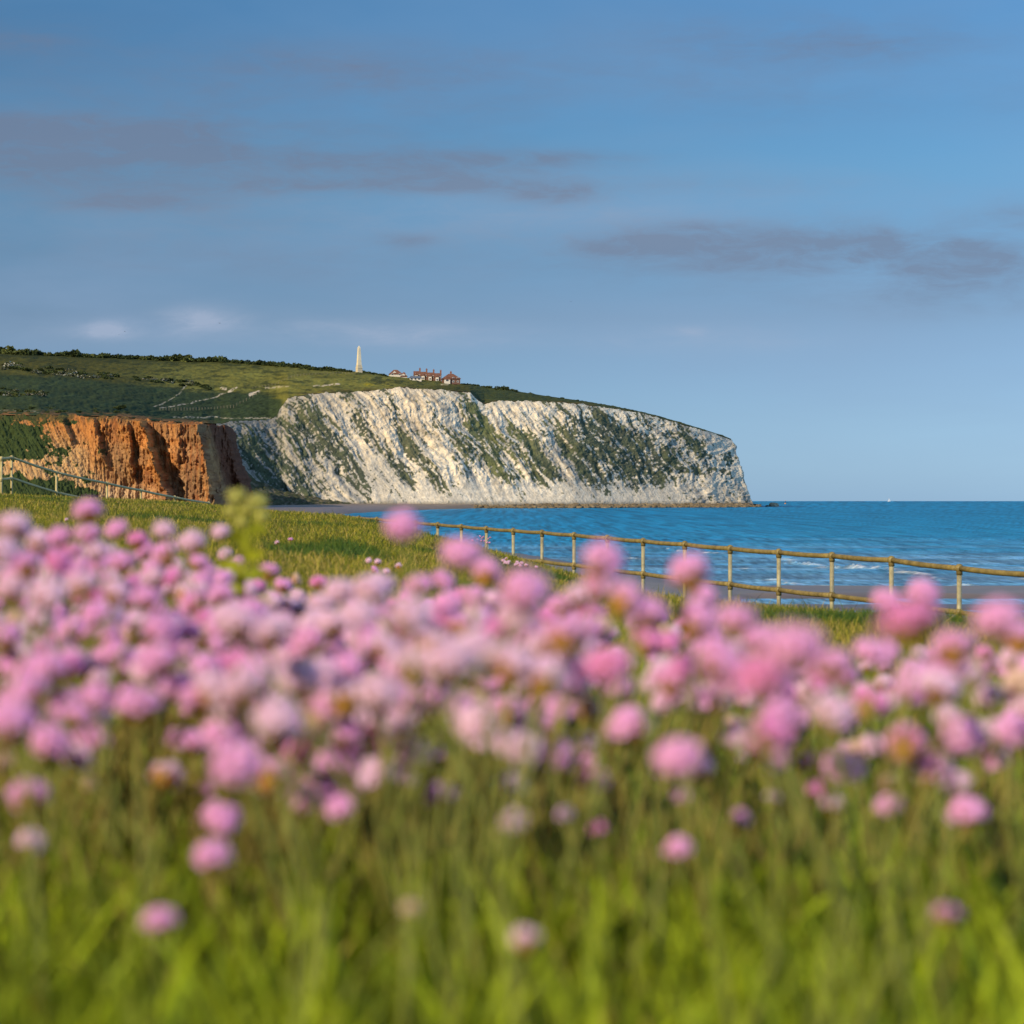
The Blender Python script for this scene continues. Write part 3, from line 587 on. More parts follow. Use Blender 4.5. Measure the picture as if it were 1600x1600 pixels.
def window(par, x, y, z, w=1.2, h=1.2):
    b = MB(); b.box(x - w / 2, x + w / 2, y - .09, y - .003, z, z + h); f = b.build('window', wfr, par)
    b = MB(); b.box(x - w / 2 + .12, x + w / 2 - .12, y - .11, y - .093, z + .12, z + h - .12); b.build('pane', glass, f)
def chimney(par, x, y, z, h=2.2):
    b = MB(); b.box(x - .5, x + .5, y - .4, y + .4, z - 1.5, z + h); b.box(x - .62, x + .62, y - .52, y + .52, z + h + .003, z + h + .25); c_ = b.build('chimney', chim, par)
    b = MB(); b.tube([(x - .2, y, z + h + .25), (x - .2, y, z + h + .8)], .14, 8); b.tube([(x + .2, y, z + h + .25), (x + .2, y, z + h + .8)], .14, 8); b.build('chimney_pot', chim, c_)
def house(name, px, py, w_px, wall_h, kind, lb, dp=8, rot=0):
    loc = hill_at(px, py); loc.z -= .8; u_ = loc.y / F; w = w_px * u_; E_ = empty(name, loc, lb, 'house', 'red roofed houses on the ridge'); E_.rotation_euler = (0, 0, rot)
    wm = {'bungalow': wallw, 'hip': brick, 'terrace': brick, 'low': wallw}[kind]
    b = MB(); b.box(-w / 2, w / 2, -dp / 2, dp / 2, 0, wall_h); b.build('wall', wm, E_)
    if kind == 'bungalow':
        rf = hip_roof(w, dp, wall_h + .003, 2.9, .5, w * .3).build('roof', tile, E_)
        b = gable(2.2, 2.0, wall_h + .8, 1.1, .1); b.v = [(x - w * .12, y - dp * .32, z) for x, y, z in b.v]; dm_ = b.build('dormer', wallw, rf)
        for x in (-.3, .28): window(E_, x * w, -dp / 2, 1.5)
    if kind == 'hip':
        rf = hip_roof(w, dp, wall_h + .003, 3.2, .6, w * .28).build('roof', tile, E_)
        b = gable(w * .42, 3, wall_h - .6, 2.3, .1); b.v = [(x - w * .26, y - dp * .45, z) for x, y, z in b.v]; b.build('gable', tile, E_)
        b = MB(); b.box(-w * .26 - w * .17, -w * .26 + w * .17, -dp * .45 - 1.45, -dp / 2 - .003, 0, wall_h - .61); b.build('bay', wallw, E_)
        for x in (-.26,): window(E_, x * w, -dp * .45 - 1.45, 1.8, 1.8, 1.3)
        for x in (.1, .36): window(E_, x * w, -dp / 2, 3.4, 1.1, 1.1); window(E_, x * w, -dp / 2, 1.2, 1.1, 1.1)
        chimney(rf, 0, 0, wall_h + 3.0, 1.2)
    if kind == 'terrace':
        b = MB(); y = dp / 2 + .4; b.add([(-w / 2, -y, wall_h), (w / 2, -y, wall_h), (w / 2, y, wall_h), (-w / 2, y, wall_h), (-w / 2, 0, wall_h + 2.6), (w / 2, 0, wall_h + 2.6)], [(0, 1, 5, 4), (2, 3, 4, 5), (0, 4, 3), (1, 2, 5), (3, 2, 1, 0)])
        rf = b.build('roof', tile, E_)
        b = gable(w * .55, 2.4, wall_h - .2, 1.9, .08); b.v = [(x - w * .1, yy - dp * .44, z) for x, yy, z in b.v]; b.build('gable', tile, E_)
        b = MB(); b.box(-w * .1 - w * .22, -w * .1 + w * .22, -dp * .44 - 1.15, -dp / 2 - .003, 0, wall_h - .21); b.build('bay', wallw, E_)
        window(E_, -w * .1, -dp * .44 - 1.15, 3.0, w * .3, 1.2); window(E_, -w * .1, -dp * .44 - 1.15, .9, w * .3, 1.2); window(E_, w * .33, -dp / 2, 2.6, .9, 1.1)
        chimney(rf, w * .42, 0, wall_h + 2.6, 1.4)
    if kind == 'low':
        rf = hip_roof(w, dp, wall_h + .003, 1.5, .4, w * .75).build('roof', slate, E_)
        for x in (-.3, 0, .3): window(E_, x * w, -dp / 2, .9, 1.4, 1.0)
    return E_
house('hipped_bungalow', 618, 587.5, 19, 2.2, 'bungalow', 'hipped red roofed bungalow standing alone, leftmost of the ridge houses', 7, .15)
house('garden_outhouse', 631, 590, 9, 1.3, 'bungalow', 'small low red roofed outhouse between the bungalow and slate roofed building', 5, .1)
house('slate_roofed_annexe', 649, 594.2, 19, 2.0, 'low', 'low building with long blue slate roof at the left end of the terrace', 5, .05)
for i, (px, py, lb) in enumerate([(651.5, 591.5, 'leftmost brick terrace house, rising behind the blue slate roof'), (662, 593, 'second brick terrace house from the left, with white bay and chimney'), (673, 594, 'third brick terrace house from the left, with white bay and chimney'), (684, 595.3, 'rightmost brick terrace house, next to the big hipped house')]):
    house('terrace_house', px, py, 11, 3.2, 'terrace', lb, 7, .05)
house('hipped_house', 704.5, 599, 27, 3.5, 'hip', 'large hipped red roofed house with white bays, rightmost of the ridge houses', 9, .12)

# ------------------------------------------------------------------ bushes on the downs
def bush_mesh(name, seed, m, nleaf=420, flat=.75):
    r_ = np.random.default_rng(seed); lob = r_.normal(0, .38, (5, 3)); lob[:, 2] = np.abs(lob[:, 2]) * .8
    vs = []; 
    for i in range(nleaf):
        l = lob[r_.integers(5)]; dv = r_.normal(size=3); dv /= np.linalg.norm(dv); p = l + dv * .55 * r_.random() ** .25; p[2] = abs(p[2]) * flat
        a = r_.normal(size=3); a /= np.linalg.norm(a); b_ = np.cross(a, r_.normal(size=3)); b_ /= np.linalg.norm(b_); s = .10 + .09 * r_.random()
        vs += [p - a * s - b_ * s * .5, p + a * s * .2 - b_ * s, p + a * s + b_ * s * .4, p - a * s * .2 + b_ * s]
    n = nleaf; co = np.array(vs); tint = (.55 + .9 * r_.random(n)).repeat(4)[:, None]
    base = {'dark': np.array([.040, .055, .018]), 'olive': np.array([.085, .10, .028]), 'blossom': np.array([.075, .085, .045])}[m]
    cl = base * tint
    if m == 'blossom': wsel = (r_.random(n) < .20).repeat(4)[:, None]; cl = np.where(wsel, np.array([.40, .39, .32]), cl)
    return np_mesh(name, co, np.arange(4 * n).reshape(-1, 4), mat=leafm, col=cl, smooth=False)
leafm = mat('bush_leaves', attr=True, rough=.8, spec=.15, trans=.15)
BM = {k: [bush_mesh(f'{k}_bush', 11 * s + h_, k) for s in range(4)] for h_, k in enumerate(('dark', 'olive', 'blossom'))}
def place_bushes(lst, name, fmt, grp):
    n = len(lst)
    for i, (px, py, r, kind) in enumerate(lst):
        p = hill_at(px, py); s = (2.3 if px < 340 and py < 575 else 1.8) * r * p.y / F; o = obj(name, random.choice(BM[kind])); o.location = p + Vector((0, 0, -.1 * s)); o.scale = (s * random.uniform(.9, 1.35), s, s * random.uniform(.75, 1.05)); o.rotation_euler = (0, 0, random.uniform(0, 6.28))
        tag(o, fmt(i, n, kind), 'bush', grp)
ORD = ['first', 'second', 'third', 'fourth', 'fifth', 'sixth', 'seventh', 'eighth', 'ninth', 'tenth', 'eleventh', 'twelfth', 'thirteenth', 'fourteenth', 'fifteenth', 'sixteenth', 'seventeenth', 'eighteenth', 'nineteenth', 'twentieth']
def nth(i): return ORD[i] if i < 20 else (['twenty', 'thirty', 'forty', 'fifty', 'sixty', 'seventy'][i // 10 - 1 - 1 + (0)] if False else None)
def ordn(k):   # 1-based ordinal in words
    tens = ['', '', 'twenty', 'thirty', 'forty', 'fifty', 'sixty', 'seventy', 'eighty', 'ninety']
    if k <= 20: return ORD[k - 1]
    if k % 10 == 0: return {30: 'thirtieth', 40: 'fortieth', 50: 'fiftieth', 60: 'sixtieth', 70: 'seventieth', 80: 'eightieth', 90: 'ninetieth'}[k]
    return tens[k // 10] + '-' + ORD[k % 10 - 1]
cw = {'dark': 'dark green', 'olive': 'olive green', 'blossom': 'white flecked'}
rb = random.Random(3)
sk = []; x = -12
while x < 548:
    y = float(ip(x, SKY_Y)); r = rb.choice([3.4, 4.2, 5.0, 6.2]) * (1 if x < 480 else .75) * (.7 if 50 < x < 95 else 1)
    sk.append((x, y + 1.2 + rb.uniform(-.3, .8), r, rb.choice(['dark', 'dark', 'olive']) if x < 330 else 'dark')); x += r * rb.uniform(.95, 1.7)
place_bushes(sk, 'skyline_bush', lambda i, n, k: f'{cw[k]} bush on the hilltop skyline, {ordn(i + 1)} counting from the left edge of the ridge', 'bushes along the hilltop skyline')
sk2 = [(566 + i * 4.6 + rb.uniform(-1, 1), float(ip(566 + i * 4.6, SKY_Y)) + 1.5, rb.uniform(2.2, 3.4), 'dark') for i in range(9)]
place_bushes(sk2, 'skyline_bush', lambda i, n, k: f'{cw[k]} low bush on the ridge between obelisk and bungalow, {ordn(i + 1)} right of the obelisk', 'bushes along the hilltop skyline')
sk3 = [(x_, float(ip(x_, SKY_Y)) + .8, r_, 'dark') for x_, r_ in ((726, 3), (737, 2.6), (745, 3.2), (757, 2.6), (765, 3), (785, 4.4), (791, 3.4), (800, 3.4), (806, 2.6), (828, 2.2), (878, 2.0), (902, 1.8))]
place_bushes(sk3, 'skyline_bush', lambda i, n, k: f'small dark bush on the falling ridge, {ordn(i + 1)} to the right of the hipped house', 'bushes on the ridge right of the houses')
hd = sorted([(rb.uniform(0, 190), 0, rb.uniform(3, 5.2), rb.choice(['dark', 'dark', 'blossom'])) for _ in range(46)])
hd = [(x_, 573 + .085 * x_ + rb.uniform(-3.5, 6), r_, k_) for x_, _, r_, k_ in hd]
place_bushes(hd, 'hedgerow_bush', lambda i, n, k: f'{cw[k]} bush in the hedgerow above the dark field, {ordn(i + 1)} from the left', 'hedgerow bushes above the dark field')
hd = sorted([(rb.uniform(205, 330), rb.uniform(-4, 4), rb.uniform(2.4, 4.4), rb.choice(['dark', 'dark', 'blossom'])) for _ in range(30)])
hd = [(x_, 590 + .12 * (x_ - 205) + y_, r_, k_) for x_, y_, r_, k_ in hd]
place_bushes(hd, 'hedgerow_bush', lambda i, n, k: f'{cw[k]} bush in the thicket beside the chalk scars, {ordn(i + 1)} from the left', 'thicket bushes beside the chalk scars')
hd = sorted([(rb.uniform(-5, 74), rb.uniform(-1, 1), rb.uniform(3.2, 6), rb.choice(['dark', 'dark', 'blossom', 'olive'])) for _ in range(34)])
hd = [(x_, 616 + y_ * 8 * (1 - x_ / 95), r_ * (1 - x_ / 160), k_) for x_, y_, r_, k_ in hd]
place_bushes(hd, 'field_bush', lambda i, n, k: f'{cw[k]} bush in the clump on the dark field, {ordn(i + 1)} from the left', 'clump of bushes on the dark field')
hd = sorted([(rb.uniform(0, 200), rb.uniform(-1, 1), rb.uniform(1.6, 3.6), rb.choice(['dark', 'dark', 'olive'])) for _ in range(26)])
hd = [(x_, 641 + y_ * 4, r_, k_) for x_, y_, r_, k_ in hd]
place_bushes(hd, 'clifftop_bush', lambda i, n, k: f'{cw[k]} bush behind the orange cliff top, {ordn(i + 1)} from the left', 'bushes behind the orange cliff top')

# ------------------------------------------------------------------ field fences on the downs
wood = mat('weathered_wood', (.20, .17, .12), rough=.9)
def field_fence(pts, step, lb):
    base = hill_at(*pts[0]); E_ = empty('field_fence', base, lb, 'fence', 'post and wire fences on the downs')
    P_ = []
    for (x0, y0), (x1, y1) in zip(pts[:-1], pts[1:]):
        n = max(1, int(abs(x1 - x0) / step)); P_ += [(x0 + (x1 - x0) * k / n, y0 + (y1 - y0) * k / n) for k in range(n)]
    pw = [hill_at(*p) - base for p in P_]
    for p in pw:
        b = MB(); b.tube([p - Vector((0, 0, .8)), p + Vector((0, 0, 1.3))], .10, 6); b.build('post', wood, E_)
    b = MB()
    for hz_ in (.5, .95, 1.35): b.tube([p + Vector((0, .15, hz_)) for p in pw], .012, 4)
    b.build('wire', wood, E_)
field_fence([(395, 608), (430, 602), (455, 590), (470, 587), (530, 584), (560, 586)], 4.5, 'post and wire fence climbing the sunlit turf towards the obelisk')
field_fence([(250, 641), (330, 640), (365, 636), (395, 620), (412, 611)], 4.5, 'post and wire fence along the dark field beside the chalk scars')

# ------------------------------------------------------------------ sailing boat, beacon, birds
wp = mat('white_paint', (.85, .85, .85), rough=.5); sailm = mat('sailcloth', (.88, .88, .86), rough=.7, trans=.25); dk = mat('dark_metal', (.06, .06, .06), rough=.5)
d = 4200.0; zsea = -d * d / (2 * RE); bo = empty('sailing_boat', ((1389 - 800) / F * d, d, zsea), 'tiny white sailing boat on the horizon, right of the headland', 'sailing boat'); bo.rotation_euler = (0, 0, .35); bo.scale = (.55, .55, .55)
b = MB(); L = 5.0
hv = [(-L, -1.2, 1.4), (-L, 1.2, 1.4), (-1, -1.6, 1.2), (-1, 1.6, 1.2), (3, -1.0, 1.35), (3, 1.0, 1.35), (L + 1, 0, 1.7), (-L, 0, -.4), (-1, 0, -.7), (3, 0, -.5)]
b.add(hv, [(0, 2, 3, 1), (2, 4, 5, 3), (4, 6, 5), (0, 7, 8, 2), (2, 8, 9, 4), (4, 9, 6), (1, 3, 8, 7), (3, 5, 9, 8), (5, 6, 9), (0, 1, 7)]); b.box(-3, 1.2, -.9, .9, 1.3, 2.0); b.build('hull', wp, bo)
b = MB(); b.tube([(.6, 0, 1), (.6, 0, 13.5)], .12, 8); b.tube([(.6, 0, 2.6), (-4.6, 0, 2.5)], .1, 8); b.build('mast', dk, bo)
def sail(p0, p1, p2, bulge):
    b = MB(); n = 8; vs = []; fs = []; idx = {}
    for i in range(n + 1):
        for j in range(n + 1 - i):
            a, c_ = i / n, j / n; w_ = 1 - a - c_; p = Vector(p0) * w_ + Vector(p1) * a + Vector(p2) * c_; p.y += bulge * 27 * a * c_ * w_ / 3 + bulge * a * w_; idx[i, j] = len(vs); vs.append(p)
    for i in range(n):
        for j in range(n - i):
            fs.append((idx[i, j], idx[i + 1, j], idx[i, j + 1]))
            if j < n - i - 1: fs.append((idx[i + 1, j], idx[i + 1, j + 1], idx[i, j + 1]))
    b.add(vs, fs); return b
sail((.4, 0, 2.8), (-4.5, 0, 2.7), (.5, 0, 13.2), .8).build('mainsail', sailm, bo, True); sail((.8, 0, 11.5), (1.0, .2, 2.6), (5.7, 0, 1.8), .7).build('jib', sailm, bo, True)
d = 2300.0; be = empty('sea_beacon', ((1227 - 800) / F * d, d, -d * d / (2 * RE)), 'small channel marker on the horizon just off the headland tip', 'beacon'); be.scale = (.6, .6, .6)
orangem = mat('beacon_paint', (.55, .22, .08), rough=.6); b = MB(); b.tube([(0, 0, -.5), (0, 0, .5), (0, 0, 1.5)], [1.5, 1.5, .8], 12); b.build('float', orangem, be)
b = MB(); 
for a in range(4): b.tube([(.7 * math.cos(a * 1.57), .7 * math.sin(a * 1.57), 1.4), (.15 * math.cos(a * 1.57), .15 * math.sin(a * 1.57), 4.6)], .09, 6)
b.build('lattice', dk, be); b = MB(); b.ball((0, 0, 5.0), .6, 10, 8); b.build('topmark', orangem, be)
birdm = mat('dark_feathers', (.04, .04, .045), rough=.8)
def bird(px, py, d, lb, s=1.0, bank=0.0):
    E_ = empty('gull', P(px, py, d), lb, 'bird', 'gulls over the downs'); E_.rotation_euler = (bank, 0, .5 + px * .01); E_.scale = (s, s, s)
    b = MB(); b.tube([(0, -.30, 0), (0, -.24, .01), (0, -.08, .02), (0, .10, .0), (0, .26, -.01), (0, .38, 0)], [.01, .045, .075, .07, .035, .012], 10); b.build('body', birdm, E_, True)
    for sgn in (-1, 1):
        b = MB(); top = [(sgn * .05, -.10, .04), (sgn * .32, -.16, .17), (sgn * .68, -.02, .10)]; bot = [(sgn * .05, .12, .03), (sgn * .32, .04, .15), (sgn * .64, .06, .095)]
        vs = top + bot + [(x_, y_, z_ - .015) for x_, y_, z_ in top + bot]; b.add(vs, [(0, 1, 4, 3), (1, 2, 5, 4), (6, 9, 10, 7), (7, 10, 11, 8), (0, 6, 7, 1), (1, 7, 8, 2), (3, 4, 10, 9), (4, 5, 11, 10), (2, 8, 11, 5)]); b.build('wing', birdm, E_)
bird(195, 518, 900, 'dark gull flying above the left end of the ridge, in front of pale cloud', .8, .3); bird(343, 505, 850, 'dark gull flying above the orange cliff, highest of the gulls near the ridge', .9, -.2)
bird(186, 523, 1000, 'small dark gull just below and left of another gull above the ridge', .55, .1); bird(892, 471, 1000, 'lone dark gull high above the white cliff', .7, .2)

# ------------------------------------------------------------------ railings
rail_m = mat('galvanised_paint_khaki', (.20, .155, .058), rough=.5, spec=.35, bump=[(40, .5, .01)], var=(9, .42))
rail_w = mat('weathered_pale_rail', (.42, .34, .15), rough=.55, spec=.4, bump=[(40, .25, .01)], var=(5, .2))
post_w = mat('pale_post_paint', (.29, .26, .155), rough=.55, spec=.4, bump=[(40, .5, .01)], var=(9, .4))
def railing(posts, m, pm, r, lb, gap_px=None, drop=.53):
    pts = [Vector(((x - 800) / F * z, z, h)) for x, z, h in posts]; base = pts[len(pts) // 2].copy(); base.z -= 1.12
    E_ = empty('railing', base, lb, 'railing', 'tubular seafront railings')
    rel = [p - base for p in pts]
    for p in rel:
        b = MB(); b.tube([p - Vector((0, 0, 1.35)), p - Vector((0, 0, r * 1.2))], r * .9, 14); po = b.build('post', pm, E_, True)
        
        for dz in (0, -drop):
            q_ = p + Vector((0, 0, dz)); b = MB(); b.ball(q_, r * 1.62, 16, 10); b.tube([q_ + Vector((0, 0, r * .3)), q_ - Vector((0, 0, r * 2.3))], r * 1.16, 14); b.build('ball_joint', m, po, True)
    for dz, nm in ((0, 'top_rail'), (-drop, 'lower_rail')):
        b = MB()
        for a, c_ in zip(rel[:-1], rel[1:]):
            t = (c_ - a).normalized(); n_ = 6; L_ = [a + (c_ - a) * (k / n_) + Vector((0, 0, dz - .012 * math.sin(math.pi * k / n_))) for k in range(n_ + 1)]; b.tube(L_, r, 14)
        b.build(nm, m, E_, True)
railing(post_r, rail_m, post_w, .034, 'khaki tubular railing with ball joints running along the shore on the right')
railing(post_l, rail_w, rail_w, .032, 'pale tubular railing sloping down in front of the orange cliff on the left')

# ------------------------------------------------------------------ grass
grassm = mat('grass_blades', attr=True, rough=.6, spec=.25, trans=.35)
def blades(px, d, h, w, col, bend, zoff=0.0, droop=0.0):
    n = len(px); x = (px - 800) / F * d; z = ground_h(px, d) - .01 + zoff
    a = rng.uniform(0, 2 * np.pi, n); l = rng.uniform(0, 2 * np.pi, n)
    wx, wy = np.cos(a) * w / 2, np.sin(a) * w / 2; bx, by = np.cos(l) * bend * h, np.sin(l) * bend * h
    lv = []
    for t, ws in ((0, 1.0), (.45, .85), (.8, .5)):
        cx = x + bx * t ** 2; cy = d + by * t ** 2; cz = z + h * t * (1 - droop * t * bend)
        lv += [np.stack([cx - wx * ws, cy - wy * ws, cz], 1), np.stack([cx + wx * ws, cy + wy * ws, cz], 1)]
    lv.append(np.stack([x + bx, d + by, z + h * (1 - droop * bend)], 1))
    V_ = np.stack(lv, 1).reshape(-1, 3); k = np.arange(n)[:, None] * 7
    return V_, np.concatenate([k + np.array([[0, 1, 3, 2]]), k + np.array([[2, 3, 5, 4]])]), k + np.array([[4, 5, 6]]), np.repeat(col, 7, 0)
def gcolors(x, d, kind):
    n = len(x); g1 = np.array([.18, .195, .016]); g2 = np.array([.065, .095, .014]); st = np.array([.52, .38, .10]); yl = np.array([.38, .34, .028]); k = rng.random(n)
    low = fbm(x * .55 + 3, d * .22, 4); pat = ss(.42, .62, low)
    c_ = np.where((k < .42)[:, None], g1, np.where((k < .58 + .15 * (1 - pat))[:, None], yl, np.where((k < .70 + .2 * (1 - pat))[:, None], g2, st)))
    lush = ss(.60, .68, fbm(x * .9 + 11, d * .28 + 2, 3))[:, None] * (kind == 'mid'); c_ = c_ * (1 - lush) + np.array([.075, .135, .018]) * lush
    return (c_ if kind == 'mid' else np.where((rng.random(n) < .72)[:, None], np.array([.19, .27, .018]), c_ * .9)) * (rng.uniform(.65, 1.25, n) if kind == 'mid' else rng.uniform(.35, 1.35, n))[:, None]
parts_ = []
n = 480000                                            # meadow turf out to the bank
u_ = rng.random(n); d = 3.2 * (72 / 3.2) ** (u_ ** .80); px = rng.uniform(-240, 1840, n)
Dc = np.interp(px, crest[:, 0], crest[:, 1]); keep = d < Dc + 14; px, d = px[keep], d[keep]; n = len(px); x = (px - 800) / F * d
cl = fbm(x * 3.5, d * 1.4, 3)
h = (.024 + .040 * cl) * rng.uniform(.6, 1.5, n) * np.where(d < 6, 1.0, 1.1); tall = rng.random(n) < .018; h = np.where(tall, h * 2.0, h)
edge_ = ss(8, 1, np.abs(d - np.interp(px, crest[:, 0], crest[:, 1]))) * ss(850, 1050, px); h = h * (1 + .9 * edge_ * rng.random(n) * .5)
w = (.0024 + .00016 * d) * rng.uniform(.7, 1.3, n)
parts_.append(blades(px, d, h, w, gcolors(x, d, 'mid'), rng.uniform(.1, .9, n), droop=.15))
n = 42000                                             # rank grass among the thrift
u_ = rng.random(n); d = .75 * (6.5 / .75) ** u_; px = rng.uniform(-500, 2100, n); x = (px - 800) / F * d
h = rng.uniform(.035, .100, n) * np.where(d < 1.7, .9, 1.0); h = np.where(rng.random(n) < .05, h * 1.5, h)
parts_.append(blades(px, d, h, rng.uniform(.0018, .0045, n), gcolors(x, d, 'near') * 1.0, rng.uniform(.05, .7, n)))
n = 2600                                              # broad blades close to the lens
d = rng.uniform(.8, 1.7, n); px = rng.uniform(-300, 1900, n); x = (px - 800) / F * d
cb = np.array([.27, .34, .012]) * rng.uniform(.25, 1.6, n)[:, None]
parts_.append(blades(px, d, rng.uniform(.05, .145, n), rng.uniform(.004, .009, n), cb, rng.uniform(.1, .8, n)))
n = 110000                                            # the same turf to either side of the view
x = rng.uniform(-10, 10, n); d = rng.uniform(.3, 16, n); px = 800 + F * x / d; k_ = (px < -240) | (px > 1840); x, d, px = x[k_], d[k_], px[k_]; n = len(x)
k_ = d < np.interp(px, crest[:, 0], crest[:, 1]) + 8; x, d, px = x[k_], d[k_], px[k_]; n = len(x)
parts_.append(blades(px, d, rng.uniform(.04, .12, n), rng.uniform(.0025, .006, n), gcolors(x, d, 'mid'), rng.uniform(.1, .8, n)))
Vs = []; Qs = []; Ts_ = []; Cs = []; off = 0
for v_, q_, t_, c_ in parts_: Vs.append(v_); Qs.append(q_ + off); Ts_.append(t_ + off); Cs.append(c_); off += len(v_)
tag(obj('grass', np_mesh('grass', np.vstack(Vs), np.vstack(Qs), np.vstack(Ts_), grassm, np.vstack(Cs), smooth=False)), 'green and straw coloured meadow grass on the bank', 'grass', kind='stuff')

# ------------------------------------------------------------------ thrift
petal_cols = {'pale': (.96, .72, .87), 'mid': (.96, .56, .86), 'deep': (.93, .42, .75), 'faded': (.84, .64, .52)}
def petal_mat(k, c_):
    m = mat('petal_' + k, c_, rough=.6, spec=.2, trans=.33, var=(140, .12)); return m
PM = {k: petal_mat(k, c_) for k, c_ in petal_cols.items()}
bractm = mat('papery_bract', (.50, .25, .05), rough=.7, trans=.3, var=(200, .25)); stemm = mat('thrift_stem', (.24, .26, .05), rough=.6, trans=.15); coreM = {}
def head_mesh(seed, pm):   # unit radius dome of many small five-petalled florets
    r_ = np.random.default_rng(seed); vs = []; nf = 62; ga = math.pi * (3 - 5 ** .5)
    for i in range(nf):
        ct = 1 - (i + .5) / nf * 1.42; th = math.acos(ct) + r_.normal(0, .09); ph = i * ga + r_.normal(0, .08); R_ = .74 + r_.normal(0, .10)
        nv = np.array([math.sin(th) * math.cos(ph), math.sin(th) * math.sin(ph), math.cos(th)]); c_ = nv * R_ * np.array([1, 1, .86]) + np.array([0, 0, .12])
        a = np.cross(nv, [0, 0, 1.0]) + 1e-4; a /= np.linalg.norm(a); b_ = np.cross(nv, a); ro = r_.random() * 6.28
        for k in range(5):
            q_ = ro + k * 1.2566; t = a * math.cos(q_) + b_ * math.sin(q_); s = np.cross(nv, t)
            vs += [c_ - nv * .05, c_ + t * .15 + nv * .11 - s * .085, c_ + t * .25 + nv * .07, c_ + t * .15 + nv * .11 + s * .085]
        # calyx tube under each floret
    co = np.array(vs); me = np_mesh('flower_head', co, np.arange(len(co)).reshape(-1, 4), mat=pm, smooth=False)
    return me
HM = {k: [head_mesh(5 * j + i, PM[k]) for i in range(4)] for j, k in enumerate(PM)}
def bract_mesh(seed):
    b = MB(); b.tube([(0, 0, -.62), (0, 0, -.52), (0, 0, -.30), (0, 0, -.05), (0, 0, .30)], [.10, .22, .40, .50, .42], 12)
    for k in range(9):
        a = k * .7; c_, s_ = math.cos(a), math.sin(a); b.add([(c_ * .30, s_ * .30, -.45), (c_ * .62 - s_ * .18, s_ * .62 + c_ * .18, -.12), (c_ * .72, s_ * .72, .02), (c_ * .62 + s_ * .18, s_ * .62 - c_ * .18, -.12)], [(0, 1, 2, 3)])
    return b.mesh('papery_bract', bractm, True)
BR = bract_mesh(0)
def stem_mesh(seed):
    r_ = random.Random(seed); bx, by = r_.uniform(-.05, .05), r_.uniform(-.05, .05)
    b = MB(); b.tube([(0, 0, 0), (bx * .6, by * .6, .33), (bx, by, .6), (bx * .5, by * .5, .85), (0, 0, 1)], [.0016, .0014, .0012, .0011, .0011], 6); return b.mesh('stem', stemm, True)
SM = [stem_mesh(s) for s in range(5)]
LM = [(20, 'the left railing corner'), (110, 'the left railing'), (200, 'the orange cliff'), (300, 'the orange cliff end'), (385, 'the tall green weed'), (480, 'the shaded chalk'), (561, 'the obelisk'), (628, 'the bungalow'), (704, 'the hipped house'),
      (790, 'the grassy notch'), (880, 'the mid chalk face'), (960, 'the dark chalk face'), (1050, 'the headland shoulder'), (1145, 'the headland brow'), (1227, 'the beacon'), (1300, 'the open sea'), (1389, 'the sailing boat'), (1499, 'the nearest railing post'), (1590, 'the right photo edge')]
cells = {}; FL = []
def add_flower(px, py, w, shade=None, d=None, grp='pink thrift in the foreground drift'):
    if d is None: d = 92.0 / max(w, 4)
    shade = shade or random.choices(['pale', 'mid', 'deep', 'faded'], [.40, .38, .14, .08])[0]
    d0 = d; d = min(d, .20 * F / max(py - YH, 1)) if py > 1000 else d
    FL.append([px, py, d, shade, grp, d / d0])
